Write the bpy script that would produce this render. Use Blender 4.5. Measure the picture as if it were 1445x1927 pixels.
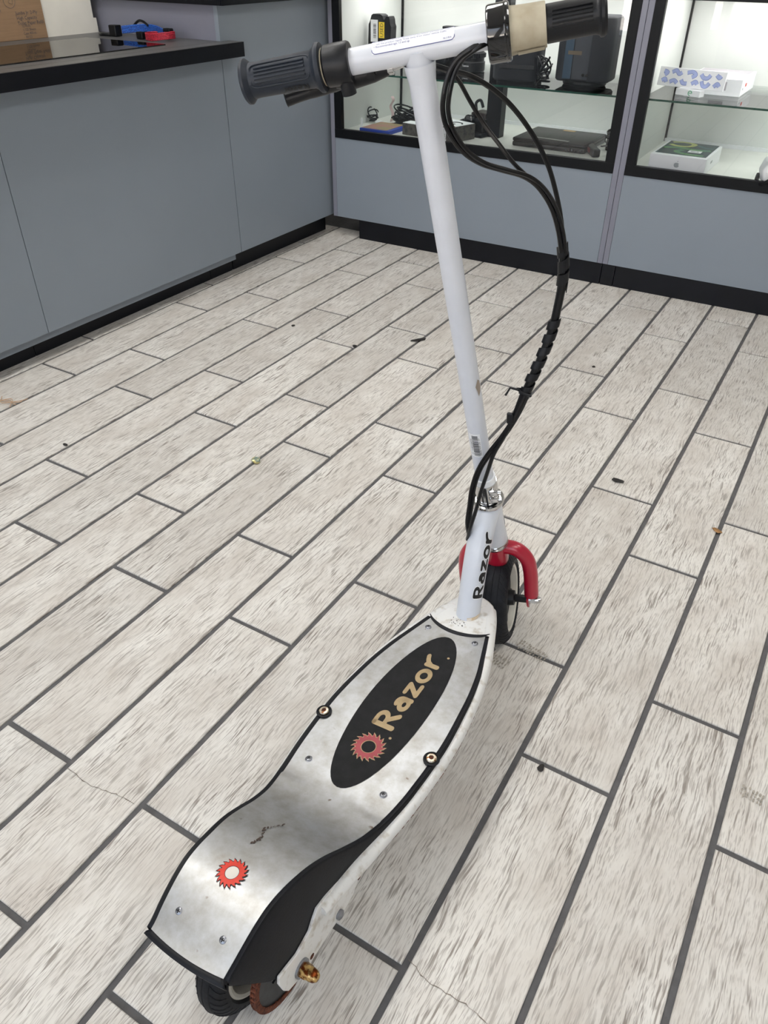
import bpy, bmesh, math, random
from mathutils import Vector, Matrix
random.seed(7)
PI = math.pi
scn = bpy.context.scene
col = scn.collection
for o in list(bpy.data.objects): bpy.data.objects.remove(o)

# ------------------------------------------------------------ camera
cam_d = bpy.data.cameras.new('camera'); cam = bpy.data.objects.new('camera', cam_d); col.objects.link(cam)
cam_d.sensor_fit = 'HORIZONTAL'; cam_d.sensor_width = 36.0; cam_d.lens = 36.0 * 1437.9 / 1445.0
cam_d.clip_start = 0.02; cam_d.clip_end = 60
yaw, pit, rol = -0.536222585, 0.642505026, 0.00928019762
fwd = Vector((math.sin(yaw)*math.cos(pit), math.cos(yaw)*math.cos(pit), -math.sin(pit)))
rgt = Vector((math.cos(yaw), -math.sin(yaw), 0)); upv = rgt.cross(fwd)
r2 = rgt*math.cos(rol) + upv*math.sin(rol); u2 = -rgt*math.sin(rol) + upv*math.cos(rol)
m = Matrix((r2, u2, -fwd)).transposed().to_4x4(); m.translation = Vector((2.06771, 0.0, 1.08137))
cam.matrix_world = m
scn.camera = cam

# ------------------------------------------------------------ world, lights, exposure
W = bpy.data.worlds.new('world'); scn.world = W; W.use_nodes = True
wt = W.node_tree; bg = wt.nodes['Background']
tc = wt.nodes.new('ShaderNodeTexCoord'); sp = wt.nodes.new('ShaderNodeSeparateXYZ'); rp = wt.nodes.new('ShaderNodeValToRGB')
wt.links.new(tc.outputs['Generated'], sp.inputs[0]); wt.links.new(sp.outputs['Z'], rp.inputs[0]); wt.links.new(rp.outputs[0], bg.inputs[0])
rp.color_ramp.elements[0].position = 0.0; rp.color_ramp.elements[0].color = (0.95, 0.90, 0.86, 1)
rp.color_ramp.elements[1].position = 0.6; rp.color_ramp.elements[1].color = (0.50, 0.70, 1.0, 1)
bg.inputs[1].default_value = 3.6

def area(name, loc, rot, sx, sy, power, color=(1, 1, 1)):
    l = bpy.data.lights.new(name, 'AREA'); l.shape = 'RECTANGLE'; l.size = sx; l.size_y = sy; l.energy = power; l.color = color
    o = bpy.data.objects.new(name, l); col.objects.link(o); o.location = loc; o.rotation_euler = rot
    return o
# fluorescent ceiling panels of the shop (their housings are built below)
CEIL = 2.75
LIGHTS = [(0.4, 0.3, 24), (0.4, 2.1, 16), (2.9, 0.3, 11), (2.9, 2.1, 12), (0.4, -1.5, 6), (2.9, -1.5, 3)]
for x, y, p in LIGHTS:
    area('ceiling_lamp', (x, y, CEIL-0.06), (0, 0, 0), 0.58, 1.18, p, (1.0, 0.985, 0.955))
# daylight entering through the shop front, which stands behind the camera
area('window_daylight', (-0.55, -2.25, 1.35), (PI/2, 0, 0), 1.5, 1.9, 8, (0.84, 0.92, 1.0))
# the sun stands over the back of the shop and reaches only the pavement outside
sun_d = bpy.data.lights.new('sun', 'SUN'); sun_d.energy = 85.0; sun_d.angle = 0.01; sun_d.color = (1.0, 0.95, 0.88)
sun = bpy.data.objects.new('sun', sun_d); col.objects.link(sun); sun.rotation_euler = (math.radians(-52), 0, 0)
scn.view_settings.view_transform = 'Standard'; scn.view_settings.look = 'None'
scn.view_settings.exposure = 0.0; scn.view_settings.gamma = 1.0; scn.view_settings.use_curve_mapping = False

# ------------------------------------------------------------ materials
def srgb(r, g, b):
    f = lambda c: (c/255/12.92) if c/255 <= 0.04045 else ((c/255+0.055)/1.055)**2.4
    return (f(r), f(g), f(b), 1)
def newmat(name):
    mt = bpy.data.materials.new(name); mt.use_nodes = True
    return mt, mt.node_tree.nodes, mt.node_tree.links, mt.node_tree.nodes['Principled BSDF']
def mat(name, c, rough=0.5, metal=0.0, var=0.06, scale=30.0, bump=0.0, bscale=200.0, coat=0.0, spec=0.5, c2=None, stretch=(1, 1, 1), lo=0.35, hi=0.65):
    """plain surface with a procedural variation of its own colour"""
    mt, N, Lk, b = newmat(name)
    t = N.new('ShaderNodeTexCoord'); mp = N.new('ShaderNodeMapping'); mp.inputs['Scale'].default_value = stretch
    n = N.new('ShaderNodeTexNoise'); n.inputs['Scale'].default_value = scale; n.inputs['Detail'].default_value = 5
    r = N.new('ShaderNodeValToRGB'); r.color_ramp.elements[0].position = lo; r.color_ramp.elements[1].position = hi
    d = c2 if c2 else tuple(max(0, v*(1-var)) for v in c[:3])+(1,)
    r.color_ramp.elements[0].color = d; r.color_ramp.elements[1].color = c if c2 else tuple(min(1, v*(1+var)) for v in c[:3])+(1,)
    Lk.new(t.outputs['Object'], mp.inputs[0]); Lk.new(mp.outputs[0], n.inputs['Vector']); Lk.new(n.outputs['Fac'], r.inputs[0]); Lk.new(r.outputs[0], b.inputs['Base Color'])
    b.inputs['Roughness'].default_value = rough; b.inputs['Metallic'].default_value = metal
    b.inputs['Coat Weight'].default_value = coat; b.inputs['Specular IOR Level'].default_value = spec
    if bump:
        n2 = N.new('ShaderNodeTexNoise'); n2.inputs['Scale'].default_value = bscale; n2.inputs['Detail'].default_value = 3
        bp = N.new('ShaderNodeBump'); bp.inputs['Strength'].default_value = bump; bp.inputs['Distance'].default_value = 0.001
        Lk.new(mp.outputs[0], n2.inputs['Vector']); Lk.new(n2.outputs['Fac'], bp.inputs['Height']); Lk.new(bp.outputs[0], b.inputs['Normal'])
    return mt
def glass(name, tint=(1, 1, 1, 1), ior=1.5, extra=0.0):
    """thin clear sheet: what is behind shows through, with the mirror reflection of glass"""
    mt, N, Lk, b = newmat(name); N.remove(b); out = N['Material Output']
    tr = N.new('ShaderNodeBsdfTransparent'); tr.inputs[0].default_value = tint
    gl = N.new('ShaderNodeBsdfGlossy'); gl.inputs['Roughness'].default_value = 0.0
    fr = N.new('ShaderNodeFresnel'); fr.inputs['IOR'].default_value = ior
    mx = N.new('ShaderNodeMixShader'); Lk.new(fr.outputs[0], mx.inputs[0]); Lk.new(tr.outputs[0], mx.inputs[1]); Lk.new(gl.outputs[0], mx.inputs[2])
    Lk.new(mx.outputs[0], out.inputs['Surface'])
    return mt

# wood-look porcelain plank tiles: pale body, brown-grey dashes of grain running along Y
def tile_material():
    mt, N, Lk, b = newmat('wood_look_tile')
    t = N.new('ShaderNodeTexCoord'); oi = N.new('ShaderNodeObjectInfo')
    cmb = N.new('ShaderNodeCombineXYZ'); ml = N.new('ShaderNodeMath'); ml.operation = 'MULTIPLY'; ml.inputs[1].default_value = 37.0
    Lk.new(oi.outputs['Random'], ml.inputs[0]); Lk.new(ml.outputs[0], cmb.inputs[2])
    ad = N.new('ShaderNodeVectorMath'); ad.operation = 'ADD'; Lk.new(t.outputs['Object'], ad.inputs[0]); Lk.new(cmb.outputs[0], ad.inputs[1])
    # gentle waviness of the grain
    wv = N.new('ShaderNodeTexNoise'); wv.inputs['Scale'].default_value = 9.0; wv.inputs['Detail'].default_value = 2
    Lk.new(ad.outputs[0], wv.inputs['Vector'])
    ws = N.new('ShaderNodeVectorMath'); ws.operation = 'MULTIPLY_ADD'; Lk.new(wv.outputs['Color'], ws.inputs[0]); ws.inputs[1].default_value = (0.016, 0.0, 0.0); Lk.new(ad.outputs[0], ws.inputs[2])
    def noise(sx, sy, det, rough=0.5, dist=0.0):
        mp = N.new('ShaderNodeMapping'); mp.inputs['Scale'].default_value = (sx, sy, 1.0); Lk.new(ws.outputs[0], mp.inputs[0])
        n = N.new('ShaderNodeTexNoise'); n.inputs['Scale'].default_value = 1.0; n.inputs['Detail'].default_value = det; n.inputs['Roughness'].default_value = rough
        n.inputs['Distortion'].default_value = dist
        Lk.new(mp.outputs[0], n.inputs['Vector']); return n
    def ramp(src, p0, p1, c0=(0, 0, 0, 1), c1=(1, 1, 1, 1)):
        r = N.new('ShaderNodeValToRGB'); r.color_ramp.elements[0].position = p0; r.color_ramp.elements[1].position = p1
        r.color_ramp.elements[0].color = c0; r.color_ramp.elements[1].color = c1; Lk.new(src, r.inputs[0]); return r
    g1 = ramp(noise(330, 21, 2, 0.5, 0.15).outputs['Fac'], 0.52, 0.64)     # grain dashes
    g2 = ramp(noise(640, 60, 1).outputs['Fac'], 0.54, 0.66)                # finer, shorter dashes
    cl = ramp(noise(22, 7, 4, 0.6).outputs['Fac'], 0.34, 0.64)             # where the grain gathers
    bs = ramp(noise(12, 6, 5, 0.65).outputs['Fac'], 0.33, 0.68, srgb(198, 192, 184), srgb(224, 221, 215))
    def math2(op, a, bb):
        q = N.new('ShaderNodeMath'); q.operation = op
        for i, v in enumerate((a, bb)):
            if isinstance(v, float): q.inputs[i].default_value = v
            else: Lk.new(v, q.inputs[i])
        return q.outputs[0]
    k = math2('ADD', math2('MULTIPLY', cl.outputs[0], 0.60), 0.22)
    f = math2('MULTIPLY', math2('MAXIMUM', g1.outputs[0], math2('MULTIPLY', g2.outputs[0], 0.6)), k)
    mx = N.new('ShaderNodeMix'); mx.data_type = 'RGBA'; Lk.new(f, mx.inputs[0]); Lk.new(bs.outputs[0], mx.inputs[6]); mx.inputs[7].default_value = srgb(112, 101, 92)
    # slight difference from tile to tile
    hv = N.new('ShaderNodeHueSaturation'); mr = N.new('ShaderNodeMapRange'); mr.inputs[3].default_value = 0.93; mr.inputs[4].default_value = 1.04
    Lk.new(oi.outputs['Random'], mr.inputs[0]); Lk.new(mr.outputs[0], hv.inputs['Value']); Lk.new(mx.outputs[2], hv.inputs['Color'])
    Lk.new(hv.outputs[0], b.inputs['Base Color'])
    b.inputs['Roughness'].default_value = 0.42; b.inputs['Specular IOR Level'].default_value = 0.35
    bp = N.new('ShaderNodeBump'); bp.inputs['Strength'].default_value = 0.35; bp.inputs['Distance'].default_value = 0.0006; bp.invert = True
    Lk.new(f, bp.inputs['Height']); Lk.new(bp.outputs[0], b.inputs['Normal'])
    return mt
def deck_material():
    mt, N, Lk, b = newmat('worn_aluminium')
    t = N.new('ShaderNodeTexCoord')
    n1 = N.new('ShaderNodeTexNoise'); n1.inputs['Scale'].default_value = 38; n1.inputs['Detail'].default_value = 8; n1.inputs['Roughness'].default_value = 0.65
    Lk.new(t.outputs['Object'], n1.inputs['Vector'])
    r1 = N.new('ShaderNodeValToRGB'); e = r1.color_ramp; e.elements[0].position = 0.28; e.elements[0].color = srgb(164, 161, 155); e.elements[1].position = 0.62; e.elements[1].color = srgb(188, 190, 192)
    Lk.new(n1.outputs['Fac'], r1.inputs[0])
    n2 = N.new('ShaderNodeTexNoise'); n2.inputs['Scale'].default_value = 70; n2.inputs['Detail'].default_value = 6
    Lk.new(t.outputs['Object'], n2.inputs['Vector'])
    r2_ = N.new('ShaderNodeValToRGB'); r2_.color_ramp.elements[0].position = 0.70; r2_.color_ramp.elements[0].color = (0, 0, 0, 1); r2_.color_ramp.elements[1].position = 0.78
    Lk.new(n2.outputs['Fac'], r2_.inputs[0])
    mx = N.new('ShaderNodeMix'); mx.data_type = 'RGBA'; Lk.new(r2_.outputs[0], mx.inputs[0]); Lk.new(r1.outputs[0], mx.inputs[6]); mx.inputs[7].default_value = srgb(120, 104, 90)
    Lk.new(mx.outputs[2], b.inputs['Base Color']); b.inputs['Metallic'].default_value = 1.0
    mr = N.new('ShaderNodeMapRange'); mr.inputs[1].default_value = 0.3; mr.inputs[2].default_value = 0.7; mr.inputs[3].default_value = 0.47; mr.inputs[4].default_value = 0.41
    Lk.new(n1.outputs['Fac'], mr.inputs[0]); Lk.new(mr.outputs[0], b.inputs['Roughness'])
    bp = N.new('ShaderNodeBump'); bp.inputs['Strength'].default_value = 0.10; bp.inputs['Distance'].default_value = 0.001; Lk.new(n2.outputs['Fac'], bp.inputs['Height']); Lk.new(bp.outputs[0], b.inputs['Normal'])
    return mt

M = {}
M['tile'] = tile_material()
M['grout'] = mat('grout', srgb(90, 89, 90), 0.9, var=0.12, scale=60, bump=0.4, bscale=400)
M['laminate'] = mat('grey_laminate', srgb(131, 140, 150), 0.45, var=0.02, scale=3)
M['lam_edge'] = mat('lilac_grey_edging', srgb(126, 127, 140), 0.45, var=0.02, scale=3)
M['kick'] = mat('black_toe_kick', srgb(8, 11, 19), 0.38, var=0.15, scale=8, spec=0.3)
M['black_top'] = mat('black_worktop', srgb(76, 76, 76), 0.42, var=0.08, scale=120, spec=0.7)
M['black_edge'] = mat('black_edge_band', srgb(6, 9, 17), 0.45, var=0.1, scale=20, spec=0.25)
M['frame_black'] = mat('black_case_frame', srgb(5, 7, 11), 0.45, var=0.1, scale=20, spec=0.25)
M['case_white'] = mat('pale_case_lining', srgb(218, 221, 217), 0.5, var=0.03, scale=6)
M['case_floor'] = mat('white_case_floor', srgb(222, 222, 216), 0.4, var=0.04, scale=9)
M['wall'] = mat('painted_wall', srgb(205, 203, 198), 0.8, var=0.02, scale=4, bump=0.1)
M['ceiling'] = mat('ceiling_board', srgb(225, 225, 222), 0.9, var=0.02, scale=20, bump=0.1)
M['glass'] = glass('clear_glass')
M['shelf_glass'] = glass('shelf_glass', (0.93, 0.97, 0.95, 1))
M['glass_edge'] = mat('green_glass_edge', srgb(22, 74, 60), 0.15, var=0.1, scale=30)
M['sheet_glass'] = glass('acrylic_sheet', (0.97, 0.98, 0.98, 1), 2.1)
M['white_paint'] = mat('white_powder_coat', srgb(208, 212, 220), 0.32, var=0.02, scale=40, coat=0.25)
M['white_scuffed'] = mat('scuffed_white_paint', srgb(222, 222, 220), 0.36, c2=srgb(188, 182, 172), scale=75, lo=0.28, hi=0.46, coat=0.15)
M['red_paint'] = mat('crimson_paint', srgb(168, 16, 46), 0.28, var=0.05, scale=30, coat=0.4)
M['chrome'] = mat('chrome', srgb(205, 205, 205), 0.12, 1.0, var=0.08, scale=60)
M['steel'] = mat('dull_steel', srgb(150, 152, 158), 0.35, 1.0, var=0.12, scale=200)
M['brass'] = mat('rusted_brass', srgb(200, 168, 110), 0.3, 1.0, c2=srgb(98, 48, 22), scale=160, lo=0.42, hi=0.56)
M['bolt'] = mat('rust_spotted_bolt', srgb(196, 186, 168), 0.3, 0.9, c2=srgb(120, 78, 48), scale=220, lo=0.36, hi=0.50)
M['rust'] = mat('rust', srgb(112, 58, 34), 0.9, c2=srgb(58, 28, 18), scale=260, bump=0.8, bscale=500)
M['rubber'] = mat('tyre_rubber', srgb(20, 22, 28), 0.62, var=0.3, scale=80, bump=0.25, bscale=300, spec=0.3)
M['dark_plastic'] = mat('black_plastic', srgb(12, 14, 19), 0.42, var=0.12, scale=60, bump=0.1, bscale=600, spec=0.35)
M['skirt'] = mat('black_rubber_trim', srgb(9, 11, 18), 0.5, var=0.25, scale=50, bump=0.2, bscale=300, spec=0.3)
M['gloss_black'] = mat('gloss_black', srgb(8, 9, 12), 0.10, var=0.1, scale=30, coat=0.6)
M['grip'] = mat('grip_rubber', srgb(32, 38, 48), 0.5, var=0.08, scale=90, spec=0.35)
M['tape'] = mat('masking_tape', srgb(176, 169, 150), 0.75, c2=srgb(156, 147, 126), scale=40, bump=0.3, bscale=120)
M['cable'] = mat('cable_sheath', srgb(6, 7, 10), 0.30, var=0.1, scale=60, spec=0.35)
M['alu'] = deck_material()
M['logo_black'] = mat('grip_panel_black', srgb(34, 34, 35), 0.75, var=0.15, scale=60, bump=0.4, bscale=900, spec=0.2)
M['logo_tan'] = mat('tan_print', srgb(170, 148, 112), 0.7, var=0.08, scale=90)
M['logo_red'] = mat('faded_red_print', srgb(158, 70, 76), 0.65, var=0.08, scale=80)
M['bright_red'] = mat('orange_red_print', srgb(206, 54, 36), 0.5, var=0.06, scale=80)
M['print_black'] = mat('black_print', srgb(22, 20, 22), 0.5)
M['print_blue'] = mat('blue_print', srgb(88, 92, 150), 0.5)
M['white_label'] = mat('white_label', srgb(232, 234, 236), 0.5, var=0.02)
M['yellow_label'] = mat('yellow_label', srgb(236, 204, 44), 0.5, var=0.03)
M['cardboard'] = mat('brown_cardboard', srgb(140, 113, 86), 0.8, var=0.06, scale=14, stretch=(1, 1, 12))
M['card_print'] = mat('cardboard_print', srgb(84, 80, 82), 0.8)
M['white_board'] = mat('white_board', srgb(222, 219, 210), 0.6, var=0.02, scale=20)
M['speaker'] = mat('charcoal_fabric', srgb(31, 34, 39), 0.85, var=0.1, scale=200, bump=0.3, bscale=1200)
M['speaker_dark'] = mat('dark_rubber_base', srgb(14, 16, 20), 0.5)
M['dev_black'] = mat('device_black', srgb(11, 12, 15), 0.4, var=0.12, scale=50, spec=0.3)
M['laptop'] = mat('laptop_black', srgb(18, 19, 22), 0.38, var=0.1, scale=40, spec=0.3)
M['box_white'] = mat('white_carton', srgb(236, 238, 240), 0.45, var=0.01, scale=10)
M['box_grey'] = mat('grey_carton_top', srgb(176, 172, 178), 0.4, var=0.1, scale=12)
M['box_dark'] = mat('dark_carton', srgb(44, 42, 42), 0.5, c2=srgb(92, 88, 82), scale=60, lo=0.45, hi=0.7)
M['blue_plastic'] = mat('blue_plastic', srgb(20, 62, 170), 0.3, var=0.05)
M['cover_print'] = mat('cover_print', srgb(150, 140, 96), 0.4, c2=srgb(176, 116, 112), scale=16)
M['pale_blue'] = mat('pale_blue_print', srgb(166, 180, 226), 0.5, var=0.06, scale=60)
M['mid_blue'] = mat('mid_blue_print', srgb(110, 128, 190), 0.5)
M['teal_dark'] = mat('dark_teal_print', srgb(22, 54, 62), 0.35, var=0.2, scale=30)
M['green_print'] = mat('green_print', srgb(110, 160, 78), 0.35, c2=srgb(60, 128, 100), scale=20)
M['yellow_green'] = mat('yellow_green_print', srgb(190, 196, 110), 0.35)
M['grey_print'] = mat('grey_print', srgb(150, 156, 160), 0.4)
M['blue_cord'] = mat('blue_braid', srgb(30, 98, 190), 0.6, c2=srgb(12, 40, 110), scale=420, lo=0.45, hi=0.55)
M['red_cord'] = mat('red_braid', srgb(196, 30, 58), 0.6, c2=srgb(110, 10, 30), scale=420, lo=0.45, hi=0.55)
M['teal_ring'] = mat('lens_rim_blue', srgb(60, 150, 180), 0.25)
M['foil'] = mat('crumpled_yellow_foil', srgb(214, 196, 120), 0.3, 0.4, c2=srgb(120, 150, 150), scale=120)
M['leaf'] = mat('dry_leaf', srgb(150, 112, 70), 0.8, var=0.2, scale=80)
M['debris'] = mat('dark_debris', srgb(34, 30, 28), 0.7)
M['twig'] = mat('pale_fibre', srgb(190, 158, 128), 0.7)
M['smudge'] = mat('grey_tyre_smudge', srgb(140, 134, 124), 0.6, c2=srgb(178, 170, 158), scale=120)
M['crack'] = mat('hairline_crack', srgb(120, 110, 100), 0.8)
M['lamp'] = newmat('lamp_diffuser')[0]
M['lamp'].node_tree.nodes['Principled BSDF'].inputs['Emission Color'].default_value = (1, 0.97, 0.92, 1)
M['lamp'].node_tree.nodes['Principled BSDF'].inputs['Emission Strength'].default_value = 2.2
M['asphalt'] = mat('pavement', srgb(214, 204, 192), 0.9, var=0.1, scale=6)
M['car'] = mat('car_body', srgb(80, 82, 86), 0.35, var=0.05)

# ------------------------------------------------------------ mesh builder
class MB:
    def __init__(s): s.v = []; s.f = []
    def add(s, vs, fs, T=None):
        o = len(s.v); s.v += [tuple(T @ Vector(p)) if T else tuple(p) for p in vs]; s.f += [tuple(i+o for i in f) for f in fs]; return s
    def box(s, c, d, bev=0.0, T=None):
        """box centred at c with size d, edges chamfered by bev"""
        x, y, z = (k/2 for k in d); C = Vector(c)
        if bev <= 0:
            vs = [C+Vector((sx*x, sy*y, sz*z)) for sx in (-1, 1) for sy in (-1, 1) for sz in (-1, 1)]
            return s.add(vs, [(0, 1, 3, 2), (4, 6, 7, 5), (0, 4, 5, 1), (2, 3, 7, 6), (0, 2, 6, 4), (1, 5, 7, 3)], T)
        bm = bmesh.new(); bmesh.ops.create_cube(bm, size=1); bmesh.ops.scale(bm, vec=d, verts=bm.verts)
        bmesh.ops.bevel(bm, geom=bm.edges[:], offset=min(bev, min(d)*0.45), segments=2, affect='EDGES', profile=0.5)
        vs = [v.co+C for v in bm.verts]; bm.verts.index_update(); fs = [tuple(v.index for v in f.verts) for f in bm.faces]; bm.free()
        return s.add(vs, fs, T)
    def tube(s, pts, r, n=14, cap=True, closed=False, flat=None, up=None):
        """tube through pts; r a number or one radius per point; flat=(k,axis-scale) squashes the section"""
        P = [Vector(p) for p in pts]; R = r if isinstance(r, (list, tuple)) else [r]*len(P); vs = []; fs = []
        ref = Vector(up) if up else Vector((0, 0, 1)); nx = None; N_ = len(P)
        for i, p in enumerate(P):
            a = P[(i-1) % N_] if (closed or i) else p; b = P[(i+1) % N_] if (closed or i < N_-1) else p
            t = (b-a).normalized()
            if nx is None:
                if abs(t.dot(ref)) > 0.95: ref = Vector((1, 0, 0)) if abs(t.x) < 0.9 else Vector((0, 1, 0))
                nx = t.cross(ref).normalized()
            else: nx = (nx - t*nx.dot(t)).normalized()
            ny = t.cross(nx)
            for k in range(n):
                an = 2*PI*k/n; fx, fy = (flat if flat else (1, 1))
                vs.append(p + nx*math.cos(an)*R[i]*fx + ny*math.sin(an)*R[i]*fy)
        for i in range(N_ if closed else N_-1):
            j = (i+1) % N_
            for k in range(n): fs.append((i*n+k, i*n+(k+1) % n, j*n+(k+1) % n, j*n+k))
        if cap and not closed: fs.append(tuple(range(n-1, -1, -1))); fs.append(tuple((N_-1)*n+k for k in range(n)))
        return s.add(vs, fs)
    def lathe(s, prof, n=28, T=None, a0=0, a1=2*PI, cap=True):
        """profile [(r, h)] turned about local z"""
        vs = []; fs = []; full = abs(a1-a0-2*PI) < 1e-6; cnt = n if full else n+1
        for (r, h) in prof:
            for k in range(cnt):
                an = a0+(a1-a0)*k/n; vs.append(Vector((r*math.cos(an), r*math.sin(an), h)))
        for i in range(len(prof)-1):
            for k in range(n):
                k2 = (k+1) % cnt; fs.append((i*cnt+k, i*cnt+k2, (i+1)*cnt+k2, (i+1)*cnt+k))
        if full and cap and prof[0] != prof[-1]:
            if prof[0][0] > 1e-5: fs.append(tuple(range(cnt-1, -1, -1)))
            if prof[-1][0] > 1e-5: fs.append(tuple((len(prof)-1)*cnt+k for k in range(cnt)))
        return s.add(vs, fs, T)
    def prism(s, poly, z0, z1, T=None):
        n = len(poly); vs = [(x, y, z0) for x, y in poly]+[(x, y, z1) for x, y in poly]
        fs = [tuple(range(n-1, -1, -1)), tuple(range(n, 2*n))]+[(i, (i+1) % n, n+(i+1) % n, n+i) for i in range(n)]
        return s.add(vs, fs, T)
    def build(s, name, m, parent=None, smooth=False, sharp=35):
        me = bpy.data.meshes.new(name); me.from_pydata([tuple(v) for v in s.v], [], s.f); me.validate()
        bm = bmesh.new(); bm.from_mesh(me); bmesh.ops.remove_doubles(bm, verts=bm.verts, dist=1e-6)
        bmesh.ops.recalc_face_normals(bm, faces=bm.faces)
        if smooth:
            for f in bm.faces: f.smooth = True
            for e in bm.edges:
                if len(e.link_faces) == 2 and e.calc_face_angle(0) > math.radians(sharp): e.smooth = False
        bm.to_mesh(me); bm.free()
        me.materials.append(M[m] if isinstance(m, str) else m)
        o = bpy.data.objects.new(name, me); col.objects.link(o)
        if parent: o.parent = parent
        return o
def raw(name, vs, fs, m, parent=None, smooth=False):
    me = bpy.data.meshes.new(name); me.from_pydata([tuple(v) for v in vs], [], fs)
    if smooth:
        for p in me.polygons: p.use_smooth = True
    me.materials.append(M[m] if isinstance(m, str) else m); o = bpy.data.objects.new(name, me); col.objects.link(o)
    if parent: o.parent = parent
    return o
def tag(o, label=None, cat=None, group=None, kind=None):
    if label: o['label'] = label
    if cat: o['category'] = cat
    if group: o['group'] = group
    if kind: o['kind'] = kind
    return o
def empty(name, loc=(0, 0, 0), rz=0.0):
    o = bpy.data.objects.new(name, None); col.objects.link(o); o.location = loc; o.rotation_euler = (0, 0, rz); o.empty_display_size = 0.05
    return o
def smoothpath(P, k=6):
    P = [Vector(p) for p in P]; out = []
    for i in range(len(P)-1):
        a, b, c, d = P[max(i-1, 0)], P[i], P[i+1], P[min(i+2, len(P)-1)]
        for j in range(k):
            t = j/k; out.append(0.5*((2*b)+(c-a)*t+(2*a-5*b+4*c-d)*t*t+(3*b-a-3*c+d)*t**3))
    out.append(P[-1]); return out
def Tz(origin, zdir, xdir=None):
    """matrix with local z along zdir"""
    z = Vector(zdir).normalized(); x = Vector(xdir) if xdir else (Vector((1, 0, 0)) if abs(z.x) < 0.9 else Vector((0, 1, 0)))
    x = (x-z*x.dot(z)).normalized(); y = z.cross(x); mm = Matrix((x, y, z)).transposed().to_4x4(); mm.translation = Vector(origin); return mm
# flat lettering: real font outline, returned as 2-D vertices and faces
def font2d(body, size, align='LEFT', spacing=1.0, line=1.0):
    cu = bpy.data.curves.new('t', 'FONT'); cu.body = body; cu.size = size; cu.align_x = align; cu.space_character = spacing; cu.space_line = line; cu.resolution_u = 2
    o = bpy.data.objects.new('t', cu); col.objects.link(o); dg = bpy.context.evaluated_depsgraph_get(); dg.update()
    me = bpy.data.meshes.new_from_object(o.evaluated_get(dg)); vs = [(v.co.x, v.co.y) for v in me.vertices]; fs = [tuple(p.vertices) for p in me.polygons]
    bpy.data.objects.remove(o); bpy.data.curves.remove(cu); bpy.data.meshes.remove(me); return vs, fs
# rounded stroke lettering
def arc(cx, cy, rx, ry, a0, a1, n=12): return [(cx+rx*math.cos(math.radians(a0+(a1-a0)*i/n)), cy+ry*math.sin(math.radians(a0+(a1-a0)*i/n))) for i in range(n+1)]
GL = {'R': (0.80, [[(0.13, 0.05), (0.13, 0.93)], [(0.13, 0.93), (0.34, 0.93)]+arc(0.36, 0.71, 0.22, 0.22, 90, -90)+[(0.16, 0.49)], [(0.34, 0.49), (0.62, 0.07)]]),
      'a': (0.68, [arc(0.30, 0.25, 0.20, 0.18, 0, 360, 16), [(0.51, 0.05), (0.51, 0.42)]+arc(0.33, 0.42, 0.18, 0.20, 0, 120, 8)]),
      'z': (0.64, [[(0.10, 0.60), (0.48, 0.60), (0.10, 0.06), (0.52, 0.06)]]),
      'o': (0.74, [arc(0.34, 0.33, 0.25, 0.27, 0, 360, 20)]),
      'r': (0.55, [[(0.12, 0.05), (0.12, 0.60)], [(0.12, 0.36), (0.22, 0.56), (0.34, 0.66), (0.50, 0.74)]])}
def strokes(word, w=0.17):
    vs = []; fs = []; x0 = 0
    for ch in word:
        adv, st = GL[ch]
        for ln in st:
            for (ax_, ay), (bx, by) in zip(ln[:-1], ln[1:]):
                d = Vector((bx-ax_, by-ay)); L_ = d.length
                if L_ < 1e-6: continue
                n_ = Vector((-d.y, d.x))/L_*w/2; nseg = max(1, int(L_/0.12))
                for q in range(nseg):
                    p0 = Vector((ax_, ay))+d*q/nseg; p1 = Vector((ax_, ay))+d*(q+1)/nseg; k = len(vs)
                    vs += [(x0+p0.x+n_.x, p0.y+n_.y), (x0+p0.x-n_.x, p0.y-n_.y), (x0+p1.x-n_.x, p1.y-n_.y), (x0+p1.x+n_.x, p1.y+n_.y)]; fs.append((k, k+1, k+2, k+3))
            for (cx, cy) in ln:
                k = len(vs); vs += [(x0+cx+w/2*math.cos(PI*i/5), cy+w/2*math.sin(PI*i/5)) for i in range(10)]; fs.append(tuple(range(k, k+10)))
        x0 += adv
    return vs, fs, x0
def saw2d(ri, ro, teeth=20, depth=0.22, lean=1.0):
    """toothed ring like a circular saw blade"""
    vs = []; fs = []; n = teeth*4
    for k in range(n):
        an = 2*PI*k/n; ph = (k % 4)
        rr = ro*(1-depth*[0.0, 0.75, 0.92, 0.55][ph])
        vs.append((ri*math.cos(an), ri*math.sin(an))); sh = lean*(0.10 if ph == 0 else 0.0)
        vs.append((rr*math.cos(an+sh), rr*math.sin(an+sh)))
    for k in range(n):
        a = 2*k; b = 2*((k+1) % n); fs.append((a, a+1, b+1, b))
    return vs, fs

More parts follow.
